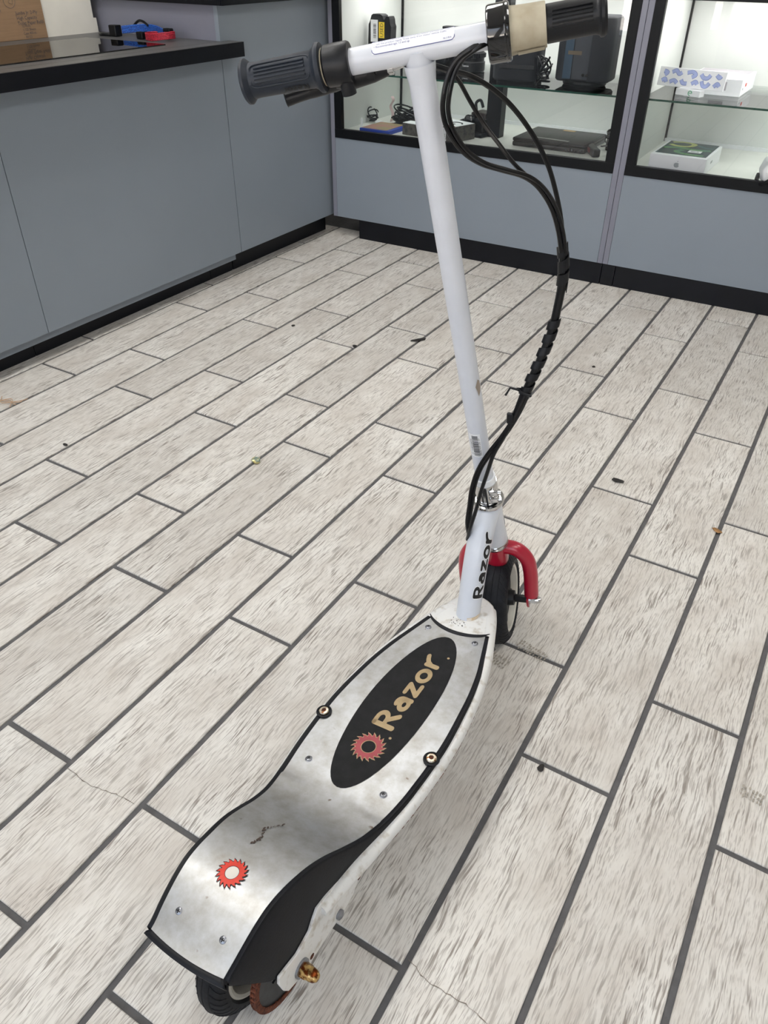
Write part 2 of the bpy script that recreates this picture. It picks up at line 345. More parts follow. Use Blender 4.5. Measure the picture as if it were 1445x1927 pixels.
# ------------------------------------------------------------ setting: floor
ROW = 0.1556; GR = 0.0092
floor = raw('floor', [(-2.4, -2.4, -0.0035), (4.6, -2.4, -0.0035), (4.6, 4.0, -0.0035), (-2.4, 4.0, -0.0035)], [(0, 1, 2, 3)], 'grout'); tag(floor, kind='structure')
KNOWN = {-1: [1.56, 2.16, 2.77], 0: [1.349, 2.554], 1: [1.572, 2.169, 2.772], 2: [1.361, 1.959, 2.562], 3: [0.98, 1.584, 2.177], 4: [0.764, 1.367, 1.965], 5: [0.993, 1.591, 2.181],
         6: [0.772, 1.373, 2.566], 7: [0.388, 0.997, 1.59, 2.803], 8: [0.178, 0.783, 1.375, 2.585], 9: [0.393, 1.001, 1.595, 2.203, 2.817], 10: [0.177, 1.376, 1.985, 2.598],
         11: [0.397, 1.005, 1.606, 2.216, 2.84], 12: [0.788, 1.392, 2.008, 2.620], 13: [1.012, 1.623], 14: [0.788]}
def chamfer_slab(x0, x1, y0, y1, zt=0.0, zb=-0.006, ch=0.0012):
    vs = [(x0, y0, zb), (x1, y0, zb), (x1, y1, zb), (x0, y1, zb), (x0, y0, zt-ch), (x1, y0, zt-ch), (x1, y1, zt-ch), (x0, y1, zt-ch), (x0+ch, y0+ch, zt), (x1-ch, y0+ch, zt), (x1-ch, y1-ch, zt), (x0+ch, y1-ch, zt)]
    fs = [(8, 9, 10, 11)]
    for k in range(4): j = (k+1) % 4; fs += [(k, j, 4+j, 4+k), (4+k, 4+j, 8+j, 8+k)]
    return vs, fs
cache = {}
def tile(x0, x1, y0, y1):
    key = (round(x1-x0, 3), round(y1-y0, 3)); hx, hy = key[0]/2, key[1]/2
    if key not in cache:
        vs, fs = chamfer_slab(-hx, hx, -hy, hy); me = bpy.data.meshes.new('tile'); me.from_pydata(vs, [], fs); me.materials.append(M['tile']); cache[key] = me
    o = bpy.data.objects.new('tile', cache[key]); col.objects.link(o); o.parent = floor
    o.location = ((x0+x1)/2, (y0+y1)/2, random.uniform(-0.0003, 0.0003)); o.rotation_euler = (random.uniform(-.0008, .0008), random.uniform(-.001, .001), 0)
for j in range(-1, 28):
    kn = KNOWN.get(j); base = kn[0] if kn else {0: 0.985, 1: 0.18, 2: 0.39}[j % 3]
    def joint(k):
        g = base+0.6035*k
        if kn:
            for v in kn:
                if abs(v-g) < 0.06: return v
        return g
    k0 = int(math.floor((-2.35-base)/0.6035)); x0 = j*ROW+GR/2; x1 = (j+1)*ROW-GR/2
    if j == -1: x0 = -0.075; x1 = -0.0046
    js = [joint(k) for k in range(k0, k0+12)]
    for a, b in zip(js[:-1], js[1:]):
        a_, b_ = max(a, -2.35)+GR/2, min(b, 3.05)-GR/2
        if j >= 19 and b_ < -0.2: continue          # far behind and beside the camera
        if b_-a_ > 0.02: tile(x0, x1, a_, b_)

# ------------------------------------------------------------ setting: walls, ceiling, shop front
def wallbox(name, c, d, m='wall'): return tag(MB().box(c, d).build(name, m), kind='structure')
wallbox('wall_back', (1.1, 4.05, CEIL/2), (7.1, 0.1, CEIL)); wallbox('wall_left', (-2.45, 0.85, CEIL/2), (0.1, 6.5, CEIL))
wallbox('wall_right', (4.65, 0.85, CEIL/2), (0.1, 6.5, CEIL)); wallbox('ceiling', (1.1, 0.85, CEIL+0.05), (7.2, 6.6, 0.1), 'ceiling')
wf = MB()   # shop front: piers, sill and head around two windows and a glazed door
for (x0, x1, z0, z1) in ((-2.5, -1.55, 0, CEIL), (0.34, 0.63, 0, CEIL), (0.70, 0.74, 0, CEIL), (2.1, 2.3, 0, CEIL), (3.9, 4.7, 0, CEIL), (-1.55, 0.34, 0, 0.38), (-1.55, 0.34, 2.45, CEIL), (0.63, 0.70, 2.3, CEIL), (0.63, 0.70, 0, 0.47), (0.74, 2.1, 2.3, CEIL), (2.3, 3.9, 0, 0.36), (2.3, 3.9, 2.45, CEIL)):
    wf.box(((x0+x1)/2, -2.4, (z0+z1)/2), (x1-x0, 0.08, z1-z0))
tag(wf.build('wall_front', 'wall'), kind='structure')
for nm, x0, x1, z0, z1 in (('window_1', -1.55, 0.34, 0.38, 2.45), ('window_2', 2.3, 3.9, 0.36, 2.45), ('door_1', 0.74, 2.1, 0.0, 2.3)):
    e = tag(empty(nm, ((x0+x1)/2, -2.4, z0)), kind='structure'); w, h = x1-x0, z1-z0
    fr = MB(); t = 0.045
    fr.box((-w/2+t/2, 0, h/2), (t, 0.1, h)).box((w/2-t/2, 0, h/2), (t, 0.1, h)).box((0, 0, t/2), (w, 0.1, t)).box((0, 0, h-t/2), (w, 0.1, t))
    fr.build('frame', 'steel', e); MB().box((0, 0, h/2), (w-2*t, 0.006, h-2*t)).build('pane', 'glass', e)
    if nm == 'door_1': MB().box((0, 0, 0.27), (w-0.1, 0.05, 0.50)).build('kick_panel', 'steel', e)
tag(raw('ground_outside', [(-14, -16, -0.02), (16, -16, -0.02), (16, -2.45, -0.02), (-14, -2.45, -0.02)], [(0, 1, 2, 3)], 'asphalt'), kind='structure')
for (x, y, p_) in LIGHTS:
    e = empty('ceiling_light', (x, y, CEIL)); tag(e, 'white fluorescent ceiling panel %s %s' % ('above the low counter side,' if x < 1 else 'above the right-hand floor,', {2.1: 'nearest the display cases', 0.3: 'in the middle of the shop', -1.5: 'nearest the shop front'}[y]), 'ceiling light', 'ceiling lights')
    MB().box((0, 0, -0.02), (0.64, 1.24, 0.04)).build('housing', 'ceiling', e); MB().box((0, 0, -0.043), (0.58, 1.18, 0.006)).build('diffuser', 'lamp', e)

# ------------------------------------------------------------ left service counter (local x = out of the face, y = along it)
LZ = -math.atan(0.012)
def counter_front(e, y0, y1, seams, ztop, zb=0.083):
    ys = [y0]+[s for s in seams if y0 < s < y1]+[y1]
    for a, b in zip(ys[:-1], ys[1:]): MB().box((-0.009, (a+b)/2, (zb+ztop)/2), (0.018, b-a-0.002, ztop-zb), 0.0006).build('front_panel', 'laminate', e)
sc = empty('service_counter', (0, 1.24, 0), LZ)
tag(sc, 'low grey laminate service counter with black toe kick, left of the scooter', 'counter')
OY = 1.24
counter_front(sc, -1.9-OY, 2.33-OY, [-1.396-OY, -0.464-OY, 0.468-OY, 1.400-OY], 0.757)
MB().box((-0.455, (0.215-OY), 0.40), (0.85, 4.22, 0.70)).build('carcass', 'laminate', sc)
for a, b in ((-1.9, -0.27), (-0.27, 0.55), (0.55, 1.372), (1.372, 2.20), (2.20, 2.33)):
    MB().box((-0.066, (a+b)/2-OY, 0.0415), (0.016, b-a-0.0025, 0.083), 0.0006).build('toe_kick', 'kick', sc)
ct = empty('countertop', (0, 1.24, 0.757), LZ); tag(ct, 'black worktop with chipped front edge on the low service counter', 'countertop')
MB().box((-0.445, (-1.9+2.334)/2-OY, 0.0215), (0.89, 2.334+1.9, 0.0425)).box((0.0315, (-1.9+2.375)/2-OY, 0.0215), (0.059, 2.375+1.9, 0.0425)).build('top_board', 'black_top', ct)
MB().box((0.0625, (-1.9+2.375)/2-OY, 0.0205), (0.006, 2.375+1.9+0.004, 0.043)).build('edge_band', 'black_edge', ct)
MB().box((0.0325, 2.377-OY, 0.0205), (0.062, 0.004, 0.043)).build('edge_band', 'black_edge', ct)
tcn = empty('tall_counter', (0, 1.24, 0), LZ); tag(tcn, 'taller grey laminate counter section filling the corner by the glass display', 'counter')
counter_front(tcn, 2.331-OY, 2.99-OY, [], 0.905)
MB().box((-0.455, 2.345-OY, 0.50), (0.87, 0.018, 0.81)).build('side_panel', 'lam_edge', tcn)
MB().box((-0.455, 2.67-OY, 0.50), (0.85, 0.62, 0.79)).build('carcass', 'laminate', tcn)
MB().box((-0.066, 2.66-OY, 0.0415), (0.016, 0.65, 0.083), 0.0006).build('toe_kick', 'kick', tcn)
ct2 = empty('countertop', (0, 1.24, 0.905), LZ); tag(ct2, 'black worktop on the taller counter in the corner', 'countertop')
MB().box((-0.435, 2.66-OY, 0.0215), (0.95, 0.70, 0.0425)).build('top_board', 'black_top', ct2)
MB().box((0.043, 2.66-OY, 0.0205), (0.006, 0.704, 0.043)).build('edge_band', 'black_edge', ct2)
MB().box((-0.435, 2.308-OY, 0.0205), (0.95, 0.004, 0.043)).build('edge_band', 'black_edge', ct2)

# ------------------------------------------------------------ glass display cases (local x along the front, y into the case)
DZ = math.atan(0.019); DX, DY = 0.03, 2.945
FZ = 0.428          # case floor
SHZ = 0.652         # shelf top
def display_case(label, x0, x1, kick_seams, ktrim, post=False):
    e = empty('display_case', (DX, DY, 0), DZ); tag(e, label, 'display case')
    dep = 0.57; w = x1-x0; xc = (x0+x1)/2; top = 0.975
    MB().box((xc, 0.009, (0.083+0.408)/2), (w-0.0420, 0.018, 0.408-0.083), 0.0006).build('lower_panel', 'laminate', e)
    ks = [ktrim]+kick_seams+[x1]
    for a, b in zip(ks[:-1], ks[1:]): MB().box(((a+b)/2, 0.014, 0.0415), (b-a-0.0025, 0.016, 0.083), 0.0006).build('toe_kick', 'kick', e)
    for sx in (x0+0.0103, x1-0.0103): MB().box((sx, dep/2, (0.083+top)/2), (0.0195, dep, top-0.083), 0.0005).build('side_wall', 'lam_edge', e)
    for sx, k in ((x0+0.0215, 1), (x1-0.0215, -1)): MB().box((sx, dep/2+0.02, (FZ+top)/2), (0.0025, dep-0.04, top-FZ)).build('side_lining', 'case_white', e)
    MB().box((xc, dep+0.006, (0.083+top)/2), (w, 0.012, top-0.083)).build('back_panel', 'case_white', e)
    MB().box((xc, dep/2+0.005, FZ-0.01), (w-0.043, dep-0.03, 0.02)).build('base_board', 'case_floor', e)
    MB().box((xc, dep-0.006, FZ+0.007), (w-0.05, 0.010, 0.014)).build('back_rail', 'white_label', e)
    for z0, z1 in ((0.408, 0.4425), (0.9375, 0.975)): MB().box((xc, 0.008, (z0+z1)/2), (w-0.041, 0.022, z1-z0), 0.0008).build('frame_rail', 'frame_black', e)
    for sx in (x0+0.0205+0.017, x1-0.0205-0.017): MB().box((sx, 0.0085, 0.69), (0.034, 0.021, 0.497), 0.0008).build('frame_stile', 'frame_black', e)
    for sx in (x0+0.026, x1-0.026): MB().box((sx, dep-0.006, 0.70), (0.008, 0.010, 0.54)).build('corner_strip', 'frame_black', e)
    MB().box((xc, 0.012, 0.69), (w-0.10, 0.005, 0.50)).build('front_glass', 'glass', e)
    MB().box((xc, dep/2, top+0.003), (w, dep+0.01, 0.006)).build('glass_top', 'glass', e)
    # unseen glowing panel and lamp added under the top to brighten the case
    ls = MB().box((xc, 0.30, 0.962), (w-0.10, 0.36, 0.014)).build('fill_panel', 'steel', e); MB().box((xc, 0.30, 0.9535), (w-0.12, 0.34, 0.003)).build('fill_diffuser', 'lamp', ls)
    al = area('case_fill_lamp', (xc, 0.30, 0.949), (0, 0, 0), w-0.14, 0.32, 2.0*w, (0.97, 0.98, 1.0)); al.parent = e
    gs = MB().box((xc, 0.035+(dep-0.05)/2, SHZ-0.003), (w-0.05, dep-0.05, 0.006)).build('glass_shelf', 'shelf_glass', e)
    MB().box((xc, 0.0342, SHZ-0.003), (w-0.05, 0.0012, 0.0062)).build('shelf_edge', 'glass_edge', gs)
    return e
dc1 = display_case('glass-fronted display case beside the counter corner, holding speakers and a laptop', 0.0085, 1.2475, [], 0.138)
# black upright in the middle of the first case
MB().box((0.632, 0.27, (FZ+0.97)/2), (0.052, 0.03, 0.97-FZ), 0.001).box((0.664, 0.275, (FZ+0.97)/2), (0.014, 0.05, 0.97-FZ), 0.001).build('post', 'frame_black', dc1)
dc2 = display_case('right-hand glass display case cut by the frame, holding white boxes', 1.2480, 2.45, [1.30], 1.2480)

def dcase(x, y, z): 
    """display-case local -> world"""
    return Vector((DX+x*math.cos(DZ)-y*math.sin(DZ), DY+x*math.sin(DZ)+y*math.cos(DZ), z))

# ------------------------------------------------------------ things on the left counter
e = empty('cardboard_box', (-0.556, 2.085, 0.7995)); tag(e, 'brown cardboard box with printed text standing on the low counter', 'box')
MB().box((-0.14, -0.30, 0.16), (0.28, 0.60, 0.32), 0.002).build('carton', 'cardboard', e)
def sidetext(body, size, y, z, m, parent, x=0.0006, name='printed_text', ang=0):
    vs, fs = font2d(body, size); c, s_ = math.cos(ang), math.sin(ang)
    return raw(name, [(x, y+a*c-b*s_, z+a*s_+b*c) for a, b in vs], fs, m, parent)
sidetext('Jumbo Jr. 2-Ply\nHigh Capacity\nToilet Paper Refill', 0.0145, -0.112, 0.072, 'card_print', e)
sidetext('12 Rolls\n1,125 Sheets\nCase 400-ct.\n  00123', 0.0105, -0.098, 0.036, 'card_print', e)
sidetext('FSC MIX', 0.011, -0.205, 0.082, 'card_print', e)
MB().tube([(0.0004, -0.125+0.022*math.cos(t*PI/12), 0.112+0.020*math.sin(t*PI/12)) for t in range(24)], 0.0006, 4, closed=True).tube([(0.0004, -0.118, 0.127), (0.0004, -0.130, 0.107), (0.0004, -0.115, 0.103), (0.0004, -0.112, 0.119)], 0.0006, 4).build('printed_emblem', 'card_print', e)
wb = MB().prism([(0, 0), (0.241, 0), (0.241, 0.045), (0.228, 0.045), (0.228, 0.34), (0, 0.34)], 0, 0.012, Matrix(((0, 0, 1, -0.575), (1, 0, 0, 2.078), (0, 1, 0, 0.7997), (0, 0, 0, 1)))).build('white_panel', 'white_board')
tag(wb, 'white notched panel standing upright between cardboard box and tall counter', 'panel')
sh = MB().box((-0.235, 1.62, 0.8018), (0.37, 1.03, 0.0035), 0).build('clear_sheet', 'sheet_glass'); tag(sh, 'clear reflective acrylic sheet lying on the black low worktop', 'sheet')
# coiled leads
bl = empty('blue_lead', (-0.265, 2.242, 0.80)); tag(bl, 'blue braided lead with black buckles coiled on the low counter', 'pet lead')
cm = MB()
for k in range(5):
    cm.tube([(-0.10+0.20*t/14, 0.02+0.035*math.sin(PI*t/14)-0.012, 0.0120+0.0045*k+0.007*math.sin(PI*t/14)) for t in range(15)], 0.0029, 8)
cm.build('cord', 'blue_cord', bl, True)
MB().box((-0.125, 0.0, 0.018), (0.034, 0.03, 0.034), 0.003).build('buckle', 'dev_black', bl); MB().box((0.115, 0.015, 0.030), (0.032, 0.02, 0.010), 0.003).build('buckle', 'dev_black', bl)
MB().tube(smoothpath([(-0.14, -0.01, 0.005), (-0.17, -0.02, 0.006), (-0.20, -0.005, 0.005), (-0.215, 0.01, 0.005)]), 0.005, 8).build('strap', 'dev_black', bl, True); MB().tube(smoothpath([(-0.09, 0.04, 0.02), (-0.06, 0.05, 0.045), (-0.03, 0.045, 0.047), (0.0, 0.04, 0.035)]), 0.004, 8).build('strap', 'dev_black', bl, True)
rd = empty('red_lead', (-0.170, 2.232, 0.80)); tag(rd, 'red braided lead coiled in a loop beneath the blue lead', 'pet lead')
cm = MB()
for k in range(5):
    cm.tube([(0.055*math.cos(a*PI/12)+0.005, 0.04*math.sin(a*PI/12), 0.004+0.0042*k+0.006*max(0, math.cos(a*PI/12))) for a in range(-15, 8)], 0.0026, 8)
cm.build('cord', 'red_cord', rd, True)
MB().box((-0.075, -0.01, 0.012), (0.03, 0.02, 0.022), 0.003).build('buckle', 'dev_black', rd)
# ------------------------------------------------------------ the electric scooter (local x = right, y = forward, z = up)
S = empty('electric_scooter', (1.71386, 0.29989, 0.0)); tag(S, 'white electric kick scooter with red front fork and aluminium deck standing on the plank tiles', 'scooter')
_A = Vector((0.00141263, 0.999999, 0)); _B = Vector((0.99594362, -0.0014069, 0.08996844)); _C = Vector((-0.08996835, 0.00012709, 0.99594462))
mm = Matrix((_B, _A, _C)).transposed().to_4x4(); mm.translation = Vector((1.71386, 0.29989, 0.0)); S.matrix_world = mm
rk, ste = 0.2682, -0.3975
H0 = Vector((0, 0.6849, 0.3364)); AX = Vector((0, -math.sin(rk), math.cos(rk)))
BAR = Vector((math.cos(ste), -math.sin(ste)*math.cos(rk), -math.sin(ste)*math.sin(rk))); F2 = Vector((math.sin(ste), math.cos(ste)*math.cos(rk), math.cos(ste)*math.sin(rk)))
def TS(orig): 
    q = Matrix((BAR, F2, AX)).transposed().to_4x4(); q.translation = orig; return q
TH = TS(H0); LJ = 0.6837; J0 = H0+AX*LJ; TJ = TS(J0)
RW = 0.0898
def th(x, y, z): return TH @ Vector((x, y, z))
def tj(x, y, z): return TJ @ Vector((x, y, z))
# deck profile: a, half width, height
ST = [(-.0846, .0533, .2018), (-.0762, .0537, .2049), (-.0626, .0550, .2118), (-.0436, .0563, .2203), (-.026, .0574, .2263), (-.0085, .0585, .2293), (.0109, .0596, .2277), (.0307, .0609, .2227), (.0482, .0626, .2172),
      (.0651, .0644, .2095), (.0854, .0664, .1971), (.1147, .0703, .1766), (.1465, .0757, .1592), (.188, .0832, .1495), (.2262, .0887, .1475), (.2504, .0908, .1475), (.2762, .0925, .1472), (.3183, .0940, .1475), (.3457, .0935, .1475),
      (.389, .0902, .1468), (.4351, .0853, .1450), (.482, .0766, .1432), (.5268, .0641, .1424), (.567, .0525, .1420)]
def cr(P, x, k):
    i = 0
    while i < len(P)-2 and x > P[i+1][0]: i += 1
    a, b = P[i], P[i+1]; t = (x-a[0])/(b[0]-a[0]); h = b[0]-a[0]
    def sl(j):
        if j <= 0 or j >= len(P)-1: return (P[min(j+1, len(P)-1)][k]-P[max(j-1, 0)][k])/(P[min(j+1, len(P)-1)][0]-P[max(j-1, 0)][0])
        return (P[j+1][k]-P[j-1][k])/(P[j+1][0]-P[j-1][0])
    m0, m1 = sl(i)*h, sl(i+1)*h; return (2*t**3-3*t*t+1)*a[k]+(t**3-2*t*t+t)*m0+(-2*t**3+3*t*t)*b[k]+(t**3-t*t)*m1
hw = lambda a: cr(ST, a, 1); hz = lambda a: cr(ST, a, 2)
A0, A1 = -.0846, .567
def deck_pt(u, t, off=0.0, dz=0.0):
    """u across -1..1, t along 0..1, off = outward offset of the outline"""
    a = A0+(A1-A0)*t; w = hw(a)+off
    bow0 = -0.0045*(1-u*u)-off; bow1 = -0.0205*(1-u*u)**0.85
    aa = a+bow0*max(0, 1-t/0.10)+bow1*max(0, (t-0.80)/0.20)
    return Vector((u*w, aa, hz(a)+dz-(0.0012*u*u if t > .4 else 0)))
def grid(nu, nt, fn):
    vs = [fn(-1+2*i/nu, j/nt) for j in range(nt+1) for i in range(nu+1)]; fs = []
    for j in range(nt):
        for i in range(nu): k = j*(nu+1)+i; fs.append((k, k+1, k+nu+2, k+nu+1))
    return vs, fs
nu, nt = 20, 110
v1, f1 = grid(nu, nt, lambda u, t: deck_pt(u, t)); v2, f2_ = grid(nu, nt, lambda u, t: deck_pt(u, t, 0, -0.0025))
dk = MB(); dk.add(v1, f1); dk.add(v2, [tuple(reversed(f)) for f in f2_]); K = len(v1); W_ = nu+1
rim = [i for i in range(W_)]+[j*W_+nu for j in range(1, nt+1)]+[nt*W_+i for i in range(nu-1, -1, -1)]+[j*W_ for j in range(nt-1, 0, -1)]
for a, b in zip(rim, rim[1:]+rim[:1]): dk.f.append((a, b, b+K, a+K))
deck = dk.build('deck_plate', 'alu', S, True, 40)
def on_deck(x, y, e=0.0006): 
    return Vector((x, y, hz(y)+e-(0.0012*(x/max(hw(y), .01))**2)))
# oval grip panel with its print
ov = []; oc, oa, ob = 0.3655, 0.168, 0.0515
vs = [on_deck(0, oc)]; fs = []; nr, na = 8, 56
for r_ in range(1, nr+1):
    for k in range(na):
        an = 2*PI*k/na; vs.append(on_deck(ob*r_/nr*math.sin(an), oc+oa*r_/nr*math.cos(an)))
for k in range(na): fs.append((0, 1+(k+1) % na, 1+k))
for r_ in range(nr-1):
    for k in range(na): p = 1+r_*na; fs.append((p+k, p+(k+1) % na, p+na+(k+1) % na, p+na+k))
tag(raw('logo_panel', vs, fs, 'logo_black', deck), 'black oval panel on the deck')
gv, gf, gw = strokes('Razor', 0.19)
sx_, sy_ = 0.170/gw, 0.0350
raw('lettering', [on_deck(0.0175-y*sy_, 0.3125+x*sx_, 0.0011) for x, y in gv], gf, 'logo_tan', deck)
def saw(cx, cy, ro, ri, m_out, m_in, m_hole, hole, parent, rot=0.3):
    for nm, a, b, mt, e_ in (('emblem_outline', ri*0.90, ro*1.09, m_out, 0.0011), ('saw_emblem', ri, ro, m_in, 0.0014)):
        sv, sf = saw2d(a, b, 18, 0.27); c, s_ = math.cos(rot), math.sin(rot)
        raw(nm, [on_deck(cx+(x*c-y*s_), cy+(x*s_+y*c), e_) for x, y in sv], sf, mt, parent)
saw(0.0025, 0.2755, 0.0245, 0.0115, 'logo_tan', 'logo_red', None, 0, deck)
saw(-0.001, 0.0005, 0.0182, 0.0085, 'print_black', 'bright_red', None, 0, deck)
raw('emblem_centre', [on_deck(-0.001+0.0079*math.cos(k*PI/12), 0.0005+0.0079*math.sin(k*PI/12), 0.0012) for k in range(24)], [tuple(range(24))], mat('emblem_white', srgb(214, 208, 200), 0.5), deck)
for (x, y) in ((0.0225, 0.303), (0.022, 0.489)):
    raw('registered_mark', [on_deck(x+0.0022*math.cos(k*PI/6), y+0.0022*math.sin(k*PI/6), 0.0011) for k in range(12)], [tuple(range(12))], 'logo_tan', deck)
# scratches and flaked paint on the ramp
rr = random.Random(5); fl = MB()
for k in range(34):
    t = k/34; x = -0.012+0.004*math.sin(t*9)+rr.uniform(-.002, .002); y = 0.045+0.055*t; a, b = rr.uniform(.0004, .0018), rr.uniform(.0006, .0026); m0 = len(fl.v)
    fl.add([on_deck(x+a*math.cos(q*PI/4)*rr.uniform(.6, 1.2), y+b*math.sin(q*PI/4)*rr.uniform(.6, 1.2), 0.0008) for q in range(8)], [tuple(range(8))])
raw('paint_flecks', fl.v, fl.f, mat('dark_flecks', srgb(70, 56, 48), 0.7), deck)
# screws
def screw(x, y, z, r, m, head='flush', nrm=(0, 0, 1)):
    T = Tz((x, y, z), nrm)
    s_ = MB().lathe([(0, 0.0), (r*1.35, 0.0), (r*1.35, 0.0006), (r*1.05, 0.0008), (r, 0.0018), (r*0.75, 0.0026), (0, 0.0028)], 20, T).build('deck_screw', m, S, True)
    MB().box((0, 0, 0.0029), (r*1.15, r*0.24, 0.0006), 0, T).box((0, 0, 0.0029), (r*0.24, r*1.15, 0.0006), 0, T).build('cross_slot', 'print_black', s_)
    return s_
for x, y in ((.0440, .5415), (.0625, .2177), (.0325, -.0573)):
    dzy = (hz(y+.004)-hz(y-.004))/.008
    for sg in (-1, 1): screw(sg*x, y, hz(y)-0.0008, 0.0042, 'steel', nrm=(0, -dzy, 1))
for sg in (-1, 1):
    b_ = MB().lathe([(0, 0), (.0105, 0), (.0120, .002), (.0120, .0042), (.0095, .0046), (.0095, .0020), (0, .0020)], 24, Matrix.Translation((sg*.0928, .2995, .1450))).build('bolt_seat', 'skirt', S, True)
    c_ = MB().lathe([(0, 0.002), (.0078, .002), (.0078, .0055), (.0066, .0068), (.0036, .0070), (.0032, .0045), (0, .0045)], 22, Matrix.Translation((sg*.0928, .2995, .1450))).build('deck_bolt', 'bolt', S, True)
    MB().lathe([(0, 0), (.0033, 0), (.0033, .0006), (0, .0006)], 6, Matrix.Translation((sg*.0928, .2995, .1497))).build('hex_socket', 'rust', c_)
    tag(c_, 'rusty round deck bolt')
# black rubber trim and side skirts
def lowz(a):
    P = [(-.0846, 0, .1925), (-.062, 0, .160), (-.036, 0, .125), (0, 0, .112), (.04, 0, .120), (.115, 0, .128), (.18, 0, .122), (.25, 0, .116), (.567, 0, .118)]; return cr(P, a, 2)
def loww(a): return max(hw(a)+0.0062, .0705) if a > -.03 else hw(a)+0.0062+(.0705-hw(a)-.0062)*max(0, (a+.0846)/.0546)
sk = MB(); n_s = 90
for sg in (-1, 1):
    rows = []
    for j in range(n_s+1):
        a = A0+(A1-A0)*j/n_s; w, z = hw(a), hz(a)
        t = j/n_s; bow = -0.006*max(0, 1-t/0.04)
        rows.append([(w-.004, z-.0030), (w+.0006, z-.0002), (w+.0055, z+.0002), (w+.0076, z-.0026), (loww(a), lowz(a)), (loww(a)-.003, lowz(a))])
        rows[-1] = [Vector((sg*x, a+bow*0, zz)) for x, zz in rows[-1]]
    vs = [p for r_ in rows for p in r_]; fs = []
    for j in range(n_s):
        for k in range(5): fs.append((j*6+k, j*6+k+1, j*6+6+k+1, j*6+6+k))
    sk.add(vs, fs)
# tail lip
vs = []; fs = []
for i in range(25):
    u = -1+2*i/24; w = hw(A0); y0 = A0-0.0045*(1-u*u); z0 = hz(A0)
    vs += [Vector((u*(w-.0005), y0+.004, z0-.003)), Vector((u*w, y0, z0-.0002)), Vector((u*(w+.0040), y0-.0038, z0-.0006)), Vector((u*(w+.0064), y0-.0065, z0-.0040)), Vector((u*(w+.0064), y0-.0050, z0-.0105)), Vector((u*(w+.0030), y0-.0010, z0-.0105))]
for i in range(24):
    for k in range(5): fs.append((i*6+k, i*6+k+1, i*6+6+k+1, i*6+6+k))
sk.add(vs, fs)
# trim along the concave front edge
vs = []; fs = []
for i in range(25):
    u = -1+2*i/24; p = deck_pt(u, 1.0); q = 0; ww = .0525
    vs += [Vector((u*ww, p.y-.002, p.z-.002)), Vector((u*(ww+.001), p.y+.0002, p.z+.0012)), Vector((u*(ww+.004), p.y+.0062, p.z+.0018)), Vector((u*(ww+.0045), p.y+.0078, p.z-.004))]
for i in range(24):
    for k in range(3): fs.append((i*4+k, i*4+k+1, i*4+4+k+1, i*4+4+k))
sk.add(vs, fs)
sko = sk.build('deck_trim', 'skirt', S, True, 50)
md = sko.modifiers.new('solid', 'SOLIDIFY'); md.thickness = 0.0012; md.offset = -1
tag(sko, 'black rubber edging and side skirt')
# belly tray for the battery
bt = MB(); rbx = [(-.060, .19), (.060, .19), (.068, .24), (.068, .46), (.055, .53), (-.055, .53), (-.068, .46), (-.068, .24)]
bt.prism(rbx, .072, .136); bt.build('battery_tray', 'dark_plastic', S)
MB().box((.062, .235, .090), (.028, .05, .03), .006).build('motor_guard', 'dark_plastic', S)
